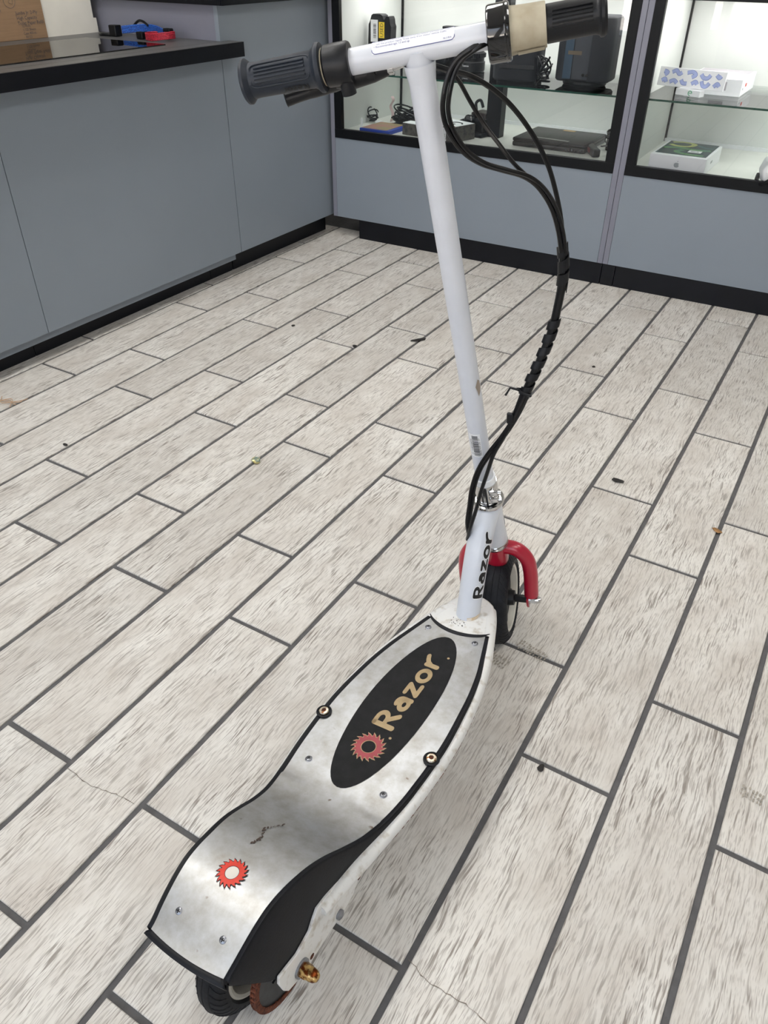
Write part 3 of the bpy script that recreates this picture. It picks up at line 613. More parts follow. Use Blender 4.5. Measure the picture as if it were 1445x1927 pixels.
# white steel frame: two side rails and the neck plate
for sg in (-1, 1):
    P_ = [(.028, .636, .128), (.041, .608, .130), (.0560, .567, .130), (.0720, .521, .1295), (.0860, .462, .129), (.0950, .397, .129), (.0985, .355, .129), (.0990, .318, .129), (.0975, .275, .129), (.0925, .217, .1285), (.0850, .160, .1290), (.0795, .118, .1300), (.0760, .080, .1310), (.0740, .052, .1330)]
    pts = smoothpath([(sg*x, y, z) for x, y, z in P_], 5); R_ = [0.0118]*len(pts)
    for k in range(12): R_[-1-k] = 0.0118-0.0040*(1-k/12)
    ra = MB().tube(pts, R_, 18).build('side_rail', 'white_scuffed', S, True)
    fk_ = MB(); rr = random.Random(11+sg)
    for k in range(70):
        i = rr.choice(list(range(16, 48))); p = pts[min(i, len(pts)-3)].lerp(pts[min(i, len(pts)-3)+1], rr.random()); an = -0.55+rr.gauss(0, .10)
        c0 = p+Vector((sg*math.cos(an), 0, math.sin(an)))*.0121; d_ = (pts[min(i, len(pts)-3)+1]-pts[min(i, len(pts)-3)]).normalized(); n_ = Vector((-sg*math.sin(an)*-1, 0, math.cos(an))); L1, L2 = rr.uniform(.0008, .0040), rr.uniform(.0004, .0011)
        fk_.add([c0+d_*L1*math.cos(q*PI/3)+n_*L2*math.sin(q*PI/3) for q in range(6)], [tuple(range(6))])
    raw('rust_streaks', fk_.v, fk_.f, 'rust', ra)
    # flat axle bracket
    poly = [(.140, .118), (.141, .102), (.128, .088), (.112, .074), (.086, .070), (.028, .073), (-.010, .0755), (-.026, .082), (-.032, .094), (-.036, .116), (-.033, .128), (.000, .121), (.026, .127), (.036, .138), (.046, .147), (.075, .142), (.115, .136)]
    x0, x1 = (.0705, .0745) if sg > 0 else (-.0745, -.0705)
    bk = MB().prism(poly, x0, x1, Matrix(((0, 0, 1, 0), (1, 0, 0, 0), (0, 1, 0, 0), (0, 0, 0, 1)))).build('axle_bracket', 'white_scuffed', S)
    bv = bk.modifiers.new('bev', 'BEVEL'); bv.width = 0.0010; bv.segments = 2; bv.limit_method = 'ANGLE'
    ox = .0745 if sg > 0 else -.0745; d = (sg, 0, 0)
    for (hy, hzz) in ((.0205, .0800), (.1290, .0905)): MB().lathe([(0, 0), (.0028, 0), (.0028, .0004), (0, .0004)], 14, Tz((ox, hy, hzz), d)).lathe([(.0028, 0), (.0042, 0.0002), (.0028, .0005)], 14, Tz((ox, hy, hzz), d)).build('rust_hole', 'rust', bk)
    MB().lathe([(0, 0), (.0068, 0), (.0068, .0035), (.0045, .0050), (0, .0055)], 16, Tz((ox, .0795, .0805), d)).build('bracket_bolt', 'steel', bk, True)
    wsh = MB().lathe([(0, 0), (.0125, 0), (.0125, .0030), (.0090, .0036), (0, .0036)], 24, Tz((ox, 0, .0898), d)).build('washer', 'steel', bk, True)
    nt_ = MB().lathe([(0.0098, .003), (.0098, .011), (.0085, .013), (.0082, .017), (.0072, .0215), (.0045, .025), (0, .0262)], 6, Tz((ox, 0, .0898), d)).lathe([(.0084, .0105), (.0084, .016), (.0074, .021), (.0045, .0248), (0, .026)], 24, Tz((ox, 0, .0898), d)).build('axle_nut', 'brass', bk, True)
    tag(nt_, 'rusty domed axle nut')
np_ = [(.060, .545), (.0600, .567), (.0560, .585), (.0510, .605), (.0455, .620), (.0395, .633), (.0310, .645), (.0190, .6530), (.0070, .6570)]
npoly = [(-x, y) for x, y in np_][::1]
npoly = np_+[(-x, y) for x, y in reversed(np_)]
npo = MB().prism(npoly, .117, .1402).build('neck_plate', 'white_scuffed', S, True, 40)
bv = npo.modifiers.new('bev', 'BEVEL'); bv.width = 0.0050; bv.segments = 3; bv.limit_method = 'ANGLE'; bv.angle_limit = 0.9
# down tube from the neck plate up to the head tube
dt = smoothpath([(0, .602, .128), (0, .610, .150), (0, .622, .185), (0, .636, .225), (0, .652, .262), (0, .667, .292), (0, .686, .315)], 6)
dtr = [0.0203+0.0016*(i/len(dt)) for i in range(len(dt))]
dto = MB().tube(dt, dtr, 28, up=(1, 0, 0)).build('down_tube', 'white_paint', S, True)
MB().lathe([(.0198, 0), (.0216, .0005), (.0210, .004), (.0200, .006)], 28, Matrix.Translation((0, .606, .1400)), a0=-1.2, a1=1.1).build('rust_ring', mat('rusty_weld', srgb(196, 170, 132), 0.7, c2=srgb(226, 224, 218), scale=90), dto, True)
rr = random.Random(8); ch = MB()
for k in range(26):
    x, y = rr.uniform(-.020, .010), .575+rr.uniform(-.006, .010); a = rr.uniform(.0004, .0012); ch.add([(x+a*math.cos(q*PI/3), y+a*rr.uniform(.6, 1.6)*math.sin(q*PI/3), .1405) for q in range(6)], [tuple(range(6))])
raw('paint_chips', ch.v, ch.f, 'print_black', npo)
# lettering running up the right rear of the down tube
def tube_at(P_, R_, s, ang, lift):
    L_ = [0]
    for a, b in zip(P_[:-1], P_[1:]): L_.append(L_[-1]+(b-a).length)
    s = max(0, min(L_[-1]-1e-6, s)); i = max(k for k in range(len(L_)-1) if L_[k] <= s); t = (s-L_[i])/(L_[i+1]-L_[i]); c = P_[i].lerp(P_[i+1], t); d = (P_[i+1]-P_[i]).normalized()
    r_ = (R_[i] if isinstance(R_, list) else R_)+lift; side = Vector((1, 0, 0)); side = (side-d*side.dot(d)).normalized(); back = side.cross(d); back = back if back.y < 0 else -back
    return c+(side*math.sin(ang)+back*math.cos(ang))*r_
gv, gf, gw = strokes('Razor', 0.20); gv2, gf2, _ = strokes('Razor', 0.29)
lw = 0.118/gw; lh = 0.0168
for nm, vv, ff, mt, lift in (('lettering_halo', gv2, gf2, 'white_label', 0.0004), ('lettering', gv, gf, 'print_black', 0.0008)):
    raw(nm, [tube_at(dt, dtr, 0.049+x*lw, 1.18-(y-0.3)*lh/0.0195, lift) for x, y in vv], ff, mt, dto)
# head tube with bearing rings and badge
ht = MB().lathe([(.0205, -.112), (.0232, -.110), (.0232, -.096), (.0218, -.080), (.0214, -.040), (.0222, -.020), (.0238, -.012), (.0238, -.008), (.0190, -.006)], 36, TH).build('head_tube', 'white_paint', S, True)
MB().lathe([(.0185, -.010), (.0262, -.0095), (.0272, -.0070), (.0272, -.0050), (.0262, -.0022), (.0225, -.0015), (.0215, -.0038), (.0185, -.0038)], 40, TH).build('headset_ring', 'chrome', ht, True)
MB().lathe([(.0190, -.1225), (.0225, -.1225), (.0240, -.120), (.0240, -.1175), (.0228, -.1165), (.0240, -.1155), (.0240, -.112), (.0225, -.1105), (.0190, -.1105)], 40, TH).build('headset_ring', 'chrome', ht, True)
bd = []; fb = []
for r_ in range(0, 5):
    for k in range(24):
        an = 2*PI*k/24; sv, tv = -.073+.0155*r_/4*math.sin(an), 0.0105*r_/4*math.cos(an)
        ph = 0.75+tv/.0215; rad = .0222+.0006; bd.append(TH @ Vector((rad*math.cos(ph), rad*math.sin(ph), sv)))
for r_ in range(4):
    for k in range(24): fb.append((r_*24+k, r_*24+(k+1) % 24, r_*24+24+(k+1) % 24, r_*24+24+k))
bg_ = raw('badge', bd, fb, 'white_label', ht)
raw('badge_mark', [TH @ Vector((.0231*math.cos(.75+x/.0215), .0231*math.sin(.75+x/.0215), -.076+z)) for x, z in [(.004*math.cos(k*PI/8), .006*math.sin(k*PI/8)) for k in range(16)]], [tuple(range(16))], 'grey_print', bg_)
# front fork
WCx, WCy, WCz = 0.0, -0.0242, -0.2531
TH_bar = TH; TH = TH @ Matrix.Rotation(-0.15, 4, 'Z'); th = lambda x, y, z: TH @ Vector((x, y, z))
fk = MB().lathe([(.0185, -.170), (.0205, -.168), (.0215, -.160), (.0215, -.1225)], 30, TH)
for sg in (-1, 1):
    P_ = smoothpath([(0.002, 0, -.134), (.024, 0, -.131), (.042, -.001, -.138), (.0555, -.004, -.158), (.0600, -.009, -.185), (.0605, -.016, -.215), (.0600, -.0215, -.241)], 6)
    fk.tube([th(sg*p.x, p.y, p.z) for p in P_], [.0132]*len(P_), 20)
    tp = [(-.0125, .014), (.0125, .014), (.0135, -.002), (.009, -.014), (-.009, -.014), (-.0135, -.002)]
    q = Matrix(((0, 0, 1, sg*.0545-.0020), (1, 0, 0, WCy), (0, 1, 0, WCz), (0, 0, 0, 1))); fk.prism(tp, 0, .004, TH @ q)
fk.build('front_fork', 'red_paint', S, True, 45)
for sg in (-1, 1):
    T = TH @ Tz((sg*.0565, WCy, WCz), (sg, 0, 0)); nu_ = MB().lathe([(.0, 0), (.0090, 0), (.0090, .0022), (0, .0022)], 22, T).lathe([(.0085, .002), (.0085, .010), (.0070, .011)], 6, T).lathe([(.0070, .009), (.0068, .016), (.0050, .0205), (0, .0222)], 20, T).build('axle_nut', 'chrome', S, True)
    tag(nu_, 'chrome domed nut on the front axle')
MB().tube([th(-.054, WCy, WCz), th(.054, WCy, WCz)], .0075, 12).build('front_axle', 'dark_plastic', S)
# wheels
def wheel(nm, T, tw, spokes):
    w_ = MB()
    R_ = RW; prof = []
    for k in range(21):
        an = -0.62*PI+1.24*PI*k/20; prof.append((R_-0.022+0.022*math.cos(an), tw*math.sin(an)))
    prof = [(R_-.0255, -tw*.80)]+prof[2:-2]+[(R_-.0255, tw*.80)]
    wh = MB().lathe([(R_-.031, -tw*.84), (R_-.0275, -tw*.90), (R_-.0245, -tw*.84), (R_-.030, -.010), (R_-.030, .010), (R_-.0245, tw*.84), (R_-.0275, tw*.90), (R_-.031, tw*.84), (R_-.036, .010), (R_-.036, -.010), (R_-.031, -tw*.84)], 48, T).build(nm, mat('rim_'+nm, srgb(206, 204, 194), 0.45, 0.0, var=0.06), S, True)
    MB().lathe(prof, 64, T, cap=False).build('tyre', 'rubber', wh, True)
    tr = MB()
    for g in (-1, 0, 1):      # circumferential grooves
        x = g*tw*0.40; rr_ = R_-0.022+0.022*math.sqrt(max(0, 1-(x/tw)**2)); tr.lathe([(rr_-.0001, x-.0006), (rr_+.0007, x), (rr_-.0001, x+.0006)], 64, T)
    for k in range(44):
        for sg in (-1, 1):
            an = 2*PI*k/44; pts = []
            for q in range(5):
                x = sg*tw*(0.45+0.13*q); rr_ = R_-0.022+0.022*math.sqrt(max(0, 1-(x/tw)**2)); a2 = an+0.05*q; pts.append(T @ Vector((rr_*math.cos(a2), rr_*math.sin(a2), x)))
            tr.tube(pts, 0.0008, 4, cap=False)
    tag(tr.build('tread', 'rubber', wh), kind='stuff')
    hb = MB().lathe([(0.008, -.030), (.014, -.028), (.016, -.014), (.022, -.012), (.022, .012), (.016, .014), (.014, .028), (.008, .030)], 28, T).build('hub', 'dark_plastic', wh, True)
    for k in range(spokes):
        an = 2*PI*k/spokes+0.5; c, s_ = math.cos(an), math.sin(an)
        MB().prism([(.016, -.011), (R_-.034, -.006), (R_-.034, .006), (.016, .011)], -.0135, .0135, T @ Matrix.Rotation(an, 4, 'Z')).build('spoke', 'dark_plastic', wh)
    return wh
q = Matrix(((0, 0, 1, WCx), (1, 0, 0, WCy), (0, 1, 0, WCz), (0, 0, 0, 1)))
wheel('front_wheel', TH @ q, 0.0262, 5)
qr = Matrix(((0, 0, 1, 0), (1, 0, 0, 0), (0, 1, 0, RW), (0, 0, 0, 1)))
wheel('rear_wheel', qr, 0.0215, 5)
MB().tube([(-.0705, 0, RW), (.0705, 0, RW)], .006, 12).build('rear_axle', 'steel', S)
# sprocket and rusted chain
XC = .052
spk = MB()
spk.lathe([(.030, XC-.0015), (.056, XC-.0015), (.056, XC+.0015), (.030, XC+.0015), (.030, XC-.0015)], 60, qr)
spk.lathe([(.0, XC-.02), (.020, XC-.02), (.020, XC+.001), (0, XC+.001)], 30, qr)
for k in range(4):
    an = k*PI/2+.5; spk.box((.028*math.cos(an), .028*math.sin(an), XC), (.012, .012, .0028), 0, qr)
spk.build('sprocket', mat('sprocket_grey', srgb(62, 64, 66), 0.5, 0.4, var=0.2, scale=90), S)
cn = []
for k in range(34):
    an = math.radians(70+(k/33)*235); cn.append(Vector((XC, .0585*math.cos(an), RW+.0585*math.sin(an))))
# straight runs forward to the motor sprocket
P_a, P_b = cn[0], cn[-1]
run1 = [Vector((XC, P_a.y+(0.205-P_a.y)*t/14, P_a.z+(.128-P_a.z)*t/14)) for t in range(14, 0, -1)]; run2 = [Vector((XC, P_b.y+(0.205-P_b.y)*t/14, P_b.z+(.104-P_b.z)*t/14)) for t in range(1, 15)]
allc = run1+cn+run2
cho = MB(); 
for i in range(len(allc)-1):
    a, b = allc[i], allc[i+1]; d = (b-a); T = Tz((a+b)/2, d, (1, 0, 0))
    cho.box((0.0032, 0, 0), (.0012, .0082, d.length*1.05), .0004, T).box((-0.0032, 0, 0), (.0012, .0082, d.length*1.05), .0004, T); cho.lathe([(0, -.004), (.0038, -.004), (.0038, .004), (0, .004)], 8, Tz(a, (1, 0, 0)))
cho.build('chain', 'rust', S)
# steering stem, clamp, handlebar (the bar is not quite square to the wheel)
TH = TH_bar; th = lambda x, y, z: TH @ Vector((x, y, z))
stm = MB().tube([th(0, 0, .004), tj(0, 0, 0)], [.0149, .0145], 32).build('stem', 'white_paint', S, True)
MB().tube([tj(0, 0, -.030), tj(0, 0, -.020), tj(0, 0, -.012)], [.0147, .0162, .0170], 28, cap=False).build('weld_collar', 'white_paint', stm, True)
cl = MB().lathe([(.0150, .052), (.0172, .052), (.0176, .050), (.0176, .036)], 36, TH).build('clamp_sleeve', 'white_label', stm, True)
cc = MB().lathe([(.0150, .040), (.0186, .040), (.0190, .038), (.0190, -.001), (.0150, -.001)], 36, TH, a0=-1.45, a1=4.70).build('stem_clamp', 'chrome', S, True)
MB().box((0.0, -.0165, .019), (.0022, .0060, .040), 0, TH).build('clamp_slit', 'print_black', cc)
for z in (.012, .028): MB().box((.0125, -.0185, z), (.014, .008, .009), .002, TH).lathe([(0, 0), (.0034, 0), (.0034, .005), (0, .005)], 14, TH @ Tz((.0195, -.0185, z), (1, 0, 0))).build('clamp_bolt', 'chrome', cc)
def stem_pt(s, ang, lift): 
    r_ = .0149+lift; return TH @ Vector((r_*math.sin(ang), -r_*math.cos(ang), s))
vs = []; fs = []
for j in range(5):
    for i in range(9): vs.append(stem_pt(.108+.048*j/4, -0.95+1.25*i/8, .0003))
for j in range(4):
    for i in range(8): k = j*9+i; fs.append((k, k+1, k+10, k+9))
bs = raw('barcode_sticker', vs, fs, 'white_label', stm)
vs = []; fs = []; z = .111; rr = random.Random(3)
while z < .153:
    b = rr.uniform(.0004, .0016); 
    for i in range(6): vs += [stem_pt(z, -0.58+0.62*i/5, .0006), stem_pt(z+b, -0.58+0.62*i/5, .0006)]
    k = len(vs)-12; fs += [(k+2*i, k+2*i+2, k+2*i+3, k+2*i+1) for i in range(5)]; z += b+rr.uniform(.0005, .0012)
raw('barcode', vs, fs, 'print_black', bs)
for an, tx in ((-0.64, 'SN 1418032200716'), (0.22, 'MADE FOR USE 13+')):
    tv, tf = font2d(tx, 0.0042); raw('small_print', [stem_pt(.112+x, an-y/.0149, .0006) for x, y in tv], tf, 'print_black', bs)
tr_ = [(0.60, .245), (0.95, .256), (1.20, .252), (1.30, .240), (1.10, .232), (0.85, .226), (0.75, .236)]
raw('peeled_patch', [stem_pt(s_, a_, .0006) for a_, s_ in tr_], [tuple(range(len(tr_)))], mat('brown_patch', srgb(150, 138, 126), 0.7), stm)
hb = MB().tube([tj(-.186, 0, 0), tj(.186, 0, 0)], .0128, 32).build('handlebar', 'white_paint', S, True)
def bar_pt(x, ang, lift, r0=.0128):
    r_ = r0+lift; return TJ @ Vector((x, -r_*math.cos(ang), r_*math.sin(ang)))
# warning sticker, slightly rounded, with outline and its three lines
def rrect(x0, x1, a0, a1, rx, ra, n=5):
    out = []
    for cx, ca, s0 in ((x1-rx, a1-ra, 0), (x0+rx, a1-ra, 90), (x0+rx, a0+ra, 180), (x1-rx, a0+ra, 270)):
        for k in range(n+1): t = math.radians(s0+90*k/n); out.append((cx+rx*math.cos(t), ca+ra*math.sin(t)))
    return out
def bar_patch(x0, x1, a0, a1, lift, m_, nm, parent):
    vs = []; fs = []; nx_, na_ = 2, 14
    for i in range(nx_+1):
        for j in range(na_+1): vs.append(bar_pt(x0+(x1-x0)*i/nx_, a0+(a1-a0)*j/na_, lift))
    for i in range(nx_):
        for j in range(na_): k = i*(na_+1)+j; fs.append((k, k+1, k+na_+2, k+na_+1))
    return raw(nm, vs, fs, m_, parent)
sa0, sa1 = 0.48, 2.05
ws = bar_patch(-.0455, .0400, sa0, sa1, .0003, 'white_label', 'warning_sticker', hb)
ol = rrect(-.0455, .0400, sa0, sa1, .004, .30); MB().tube([bar_pt(x, a, .0004) for x, a in ol], .00035, 4, closed=True).build('sticker_outline', 'print_blue', ws)
tv, tf = font2d('\u2022 Check local laws and regulations to see where and how you may\n   use this product legally. Keep away from motor vehicle traffic.\n\u2022 Recommended age: 13 and up.', 0.0034, line=1.0)
mxx = max(x for x, y in tv); kx = 0.079/mxx
raw('printed_text', [bar_pt(-.0432+x*kx, 1.42+y*0.95/.0128, .0006) for x, y in tv], tf, 'print_blue', ws)
tv, tf = font2d('46-11824', 0.0022); raw('printed_text', [bar_pt(.0285+x, 0.62+y/.0128, .0006) for x, y in tv], tf, 'print_blue', ws)
TB = TJ @ Matrix(((0, 0, 1, 0), (1, 0, 0, 0), (0, 1, 0, 0), (0, 0, 0, 1)))       # lathe axis along the bar
# left grip
lg = MB().lathe([(0.012, -.1905), (.0205, -.1905), (.0222, -.1890), (.0222, -.1865), (.0200, -.1840), (.0176, -.1815), (.0172, -.175), (.0176, -.140), (.0180, -.1130), (.0200, -.1095), (.0236, -.1065), (.0240, -.1045), (.0232, -.1020), (.0128, -.1010)], 40, TB).build('grip', 'grip', S, True)
for k in range(5):
    a = 0.15+0.20*k; MB().tube([bar_pt(-.174, a, .0005, .0174), bar_pt(-.118, a, .0005, .0179)], .0012, 6).build('grip_rib', 'grip', lg)
op = rrect(-.1785, -.1135, -0.12, 1.22, .008, .22); MB().tube([bar_pt(x, a, .0006, .0174) for x, a in op], .0008, 6, closed=True).build('grip_panel_edge', 'grip', lg)
tv, tf, tw_ = strokes('Razor', 0.20); raw('raised_lettering', [bar_pt(-.1180-x*.0085, -0.42-y*.46, .0008, .0176) for x, y in tv], tf, 'dark_plastic', lg)
MB().lathe([(.0128, -.1010), (.0180, -.1010), (.0180, -.0996), (.0128, -.0996)], 32, TB).build('bar_spacer', 'tape', S, True)
# brake lever and its collar
bv_ = MB().lathe([(.0128, -.0990), (.0188, -.0990), (.0200, -.0975), (.0204, -.0850), (.0202, -.0735), (.0190, -.0712), (.0128, -.0710)], 36, TB)
bv_.tube([tj(-.092, .010, -.014), tj(-.074, .011, -.018), (tj(-.052, .012, -.018)), tj(-.034, .012, -.017)], [.012, .012, .0095, .0062], 14)
bl_ = bv_.build('brake_lever_mount', 'dark_plastic', S, True)
MB().tube([tj(-.0790, -.006, -.010), tj(-.0783, -.007, -.0285)], .0078, 14).build('clamp_knob', 'dark_plastic', bl_, True)
MB().lathe([(0, 0), (.0052, 0), (.0052, .003), (0, .003)], 6, TJ @ Tz((-.053, .001, -.016), (0, -1, 0))).build('mount_bolt', 'dark_plastic', bl_)
MB().tube([tj(-.036, .012, -.0165), tj(-.030, .012, -.0165)], .0068, 12).tube([tj(-.030, .012, -.016), tj(-.014, .012, -.013)], .0042, 14).build('cable_adjuster', 'chrome', bl_, True)
MB().tube(smoothpath([tj(-.088, .014, -.020), tj(-.105, .019, -.0245), tj(-.130, .021, -.0275), tj(-.152, .020, -.0300), tj(-.158, .019, -.0305)], 4), [.0085]*4+[.0080]*4+[.0075]*4+[.0078]*3+[.0086, .0060], 14).build('brake_lever', 'dark_plastic', S, True)
# right side: throttle housing, taped sleeve, grip
tho = MB().lathe([(.0128, .0722), (.0240, .0722), (.0258, .0732), (.0264, .0750), (.0262, .0900), (.0266, .0935), (.0252, .0950), (.0128, .0950)], 44, TB).build('throttle_housing', 'gloss_black', S, True)
MB().lathe([(.0266, .0895), (.0271, .0905), (.0266, .0915)], 44, TB).build('housing_seam', 'gloss_black', tho, True)
tpo = MB().lathe([(.0225, .0950), (.0218, .0955), (.0212, .1010), (.0206, .1150), (.0202, .1280), (.0198, .1300), (.0165, .1302)], 40, TB)
tpo.lathe([(.0216, .1010), (.0222, .1015), (.0216, .1275), (.0208, .1280)], 30, TB, a0=-2.4, a1=0.6)
tag(tpo.build('taped_sleeve', 'tape', S, True), 'sleeve wrapped in beige masking tape')
rg = MB().lathe([(.0150, .1300), (.0172, .1305), (.0170, .150), (.0168, .1770), (.0180, .1805), (.0200, .1820), (.0202, .1850), (.0185, .1876), (.0, .1880)], 40, TB).build('grip', 'dark_plastic', S, True)
for k in range(5):
    a = 0.05+0.22*k; MB().tube([bar_pt(.136, a, .0005, .0170), bar_pt(.174, a, .0005, .0168)], .0011, 6).build('grip_rib', 'dark_plastic', rg)
# cables
def cab(nm, P_, r_, n=8, k=5): return MB().tube(smoothpath(P_, k), r_, n).build(nm, 'cable', S, True)
c_brake = [tuple(tj(-.016, .0125, -.0135)),tuple(tj(-.004,.020,-.017)),(-0.007,0.546,0.978),(0.013,0.554,0.971),(0.032,0.561,0.965),(0.047,0.577,0.953),(0.060,0.599,0.935),(0.072,0.618,0.913),(0.084,0.634,0.887),(0.094,0.647,0.859),(0.100,0.661,0.826),(0.104,0.673,0.792),(0.107,0.680,0.754)]
c_light = [tuple(tj(-.030, .020, -.016)),tuple(tj(-.012,.026,-.018)),(-0.009,0.550,0.976),(0.002,0.561,0.971),(0.012,0.572,0.960),(0.021,0.583,0.938),(0.033,0.593,0.914),(0.050,0.600,0.891),(0.066,0.608,0.869),(0.081,0.618,0.852),(0.090,0.638,0.832),(0.100,0.653,0.807),(0.104,0.668,0.777),(0.105,0.676,0.751)]
c_thr = [(0.064,0.521,0.997),(0.056,0.513,0.993),(0.042,0.512,0.985),(0.033,0.510,0.973),(0.028,0.507,0.955),(0.024,0.511,0.936),(0.027,0.518,0.916),(0.035,0.535,0.894),(0.046,0.558,0.878),(0.064,0.577,0.868),(0.081,0.601,0.857),(0.092,0.623,0.840),(0.101,0.644,0.813),(0.106,0.659,0.782),(0.107,0.671,0.753)]
bundle = [(0.107,0.676,0.758),(0.108,0.682,0.729),(0.105,0.687,0.702),(0.102,0.686,0.677),(0.098,0.684,0.650),(0.092,0.680,0.624),(0.084,0.674,0.597),(0.075,0.669,0.571),(0.066,0.665,0.546)]
st1 = [(0.070,0.663,0.558),(0.058,0.654,0.521),(0.042,0.644,0.487),(0.020,0.638,0.451),(0.003,0.636,0.418),(-0.008,0.636,0.381),(-0.014,0.638,0.342),(-0.019,0.640,0.306),(-0.020,0.650,0.268)]
st2 = [(0.064,0.663,0.549),(0.050,0.652,0.511),(0.037,0.643,0.483),(0.021,0.636,0.453),(0.010,0.634,0.417),(0.001,0.632,0.380),(-0.006,0.634,0.341),(-0.012,0.634,0.305),(-0.019,0.645,0.268)]
sh_ = lambda P_, dx, dy=0: [(x+dx, y+dy, z) for x, y, z in P_]
cab('brake_cable', c_brake, .0030); cab('brake_cable', sh_(c_light, 0), .0025)
cab('throttle_cable', c_thr, .0028); cab('throttle_cable', sh_(c_thr, .0055, .002), .0026)
cab('cable_bundle', bundle, .0058, 10)
wr = MB(); BP = smoothpath(bundle, 10)
def wrap(i0, i1, turns, r_, wd):
    n = (i1-i0)*4; pts = []
    for q in range(n):
        f = i0+(i1-i0)*q/n; i = min(int(f), len(BP)-2); p = BP[i].lerp(BP[i+1], f-i); d = (BP[i+1]-BP[i]).normalized(); u = d.cross(Vector((0, 1, 0))).normalized(); v_ = d.cross(u); an = 2*PI*turns*q/n
        pts.append((p+(u*math.cos(an)+v_*math.sin(an))*r_, d))
    vs = []; fs = []
    for p, d in pts: vs += [p-d*wd/2, p+d*wd/2]
    for k in range(len(pts)-1): fs.append((2*k, 2*k+1, 2*k+3, 2*k+2))
    wr.add(vs, fs)
wrap(0, 20, 3.0, .0078, .016); wrap(38, 78, 5.5, .0074, .012)
wro = wr.build('spiral_wrap', 'dark_plastic', S, False); md = wro.modifiers.new('solid', 'SOLIDIFY'); md.thickness = 0.0011; tag(wro, 'black tape wound round the cables')
cab('brake_cable', sh_(st1, .002), .0030); cab('brake_cable', sh_(st1, .006, .003), .0028); cab('throttle_cable', [(x+.012*math.sin(PI*min(1, k/8)), y, z) for k, (x, y, z) in enumerate(st2)], .0032)
MB().tube([(0.058, .659, .556), (0.066, .656, .552), (0.078, .660, .548), (.074, .672, .545), (.060, .672, .550)], .0022, 8, closed=True).tube([(0.060, .656, .556), (.050, .650, .560), (.044, .648, .548)], .0016, 6).build('cable_tie', 'dark_plastic', S, True)
MB().box((.052, .648, .512), (.010, .006, .018), .002).build('cable_clip', 'dark_plastic', S)
# kickstand on the left, carrying the lean
ks = MB().tube([(-.060, .300, .100), (-.085, .290, .075), (-.112, .262, .0085)], .0060, 12).box((-.062, .300, .104), (.03, .04, .02), .003)
ks.build('kickstand', 'steel', S, True)
# ------------------------------------------------------------ things in the first case
def surf_text(parent, body, size, T, m, name='lettering', align='LEFT', **k):
    vs, fs = font2d(body, size, align, **k); return raw(name, [T @ Vector((a, b, 0)) for a, b in vs], fs, m, parent)
FRONT = lambda x, y, z: Matrix(((1, 0, 0, x), (0, 0, -1, y), (0, 1, 0, z), (0, 0, 0, 1)))     # local xy -> xz, facing -y
def barcode(parent, T, w, h, name='barcode', n=17, seed=3):
    rr = random.Random(seed); mb = MB(); x = -w/2
    while x < w/2:
        b = rr.uniform(0.3, 1.0)*w/n; mb.add([(x, -h/2, 0), (min(x+b, w/2), -h/2, 0), (min(x+b, w/2), h/2, 0), (x, h/2, 0)], [(0, 1, 2, 3)], T); x += b+rr.uniform(0.4, 1.0)*w/n
    return raw(name, mb.v, mb.f, 'print_black', parent)
e = empty('battery_grip', (0.133, 3.20, SHZ)); tag(e, 'black battery grip standing on the glass shelf with barcode and yellow USED label', 'camera accessory')
prof = [(-0.055, 0), (-0.052, 0.10), (-0.050, 0.150), (-0.044, 0.160), (-0.036, 0.182), (-0.028, 0.187), (0.006, 0.187), (0.016, 0.182), (0.022, 0.168), (0.028, 0.170), (0.034, 0.180), (0.046, 0.180), (0.051, 0.170), (0.053, 0.155), (0.058, 0.145), (0.056, 0.10), (0.054, 0)]
MB().prism(prof, -0.022, 0.022, FRONT(0, 0, 0)).build('body', 'dev_black', e)
MB().box((0, -0.024, 0.045), (0.10, 0.006, 0.08), 0.003).build('front_cover', 'laptop', e)
lb = MB().box((-0.022, -0.0228, 0.128), (0.034, 0.001, 0.078)).build('price_label', 'white_label', e); barcode(lb, FRONT(-0.0195, -0.0236, 0.128) @ Matrix.Rotation(PI/2, 4, 'Z'), 0.050, 0.014)
yl = MB().box((0.0135, -0.0228, 0.132), (0.026, 0.001, 0.056)).build('used_label', 'yellow_label', e)
surf_text(yl, 'USED', 0.021, FRONT(0.021, -0.0236, 0.107) @ Matrix.Rotation(PI/2, 4, 'Z'), 'print_black')

e = empty('camera', (0.395, 3.31, SHZ)); tag(e, 'black camera on the glass shelf half hidden behind the handlebar', 'camera')
MB().box((0, 0, 0.05), (0.135, 0.055, 0.10), 0.010).build('body', 'dev_black', e)
MB().prism([(-0.034, 0), (-0.024, 0.038), (0.024, 0.042), (0.036, 0.0)], -0.03, 0.03, FRONT(0.0, 0, 0.10)).box((0.01, 0.0, 0.145), (0.075, 0.04, 0.010), 0.004).build('viewfinder', 'dev_black', e)
MB().lathe([(0.034, 0), (0.034, 0.04), (0.030, 0.042), (0.028, 0.055), (0.022, 0.056), (0, 0.052)], 24, Tz((0.0, -0.025, 0.048), (0, -1, 0))).build('lens', 'gloss_black', e, True)
MB().tube(smoothpath([(0.055, -0.026, 0.08), (0.056, -0.045, 0.05), (0.045, -0.06, 0.015), (0.02, -0.07, 0.005), (-0.02, -0.06, 0.004)]), 0.006, 8, flat=(1, 0.3)).build('strap', 'dark_plastic', e, True)
e = empty('camera_lens', (0.515, 3.285, SHZ)); tag(e, 'black camera lens standing upright on the glass shelf beside the first speaker', 'camera lens')
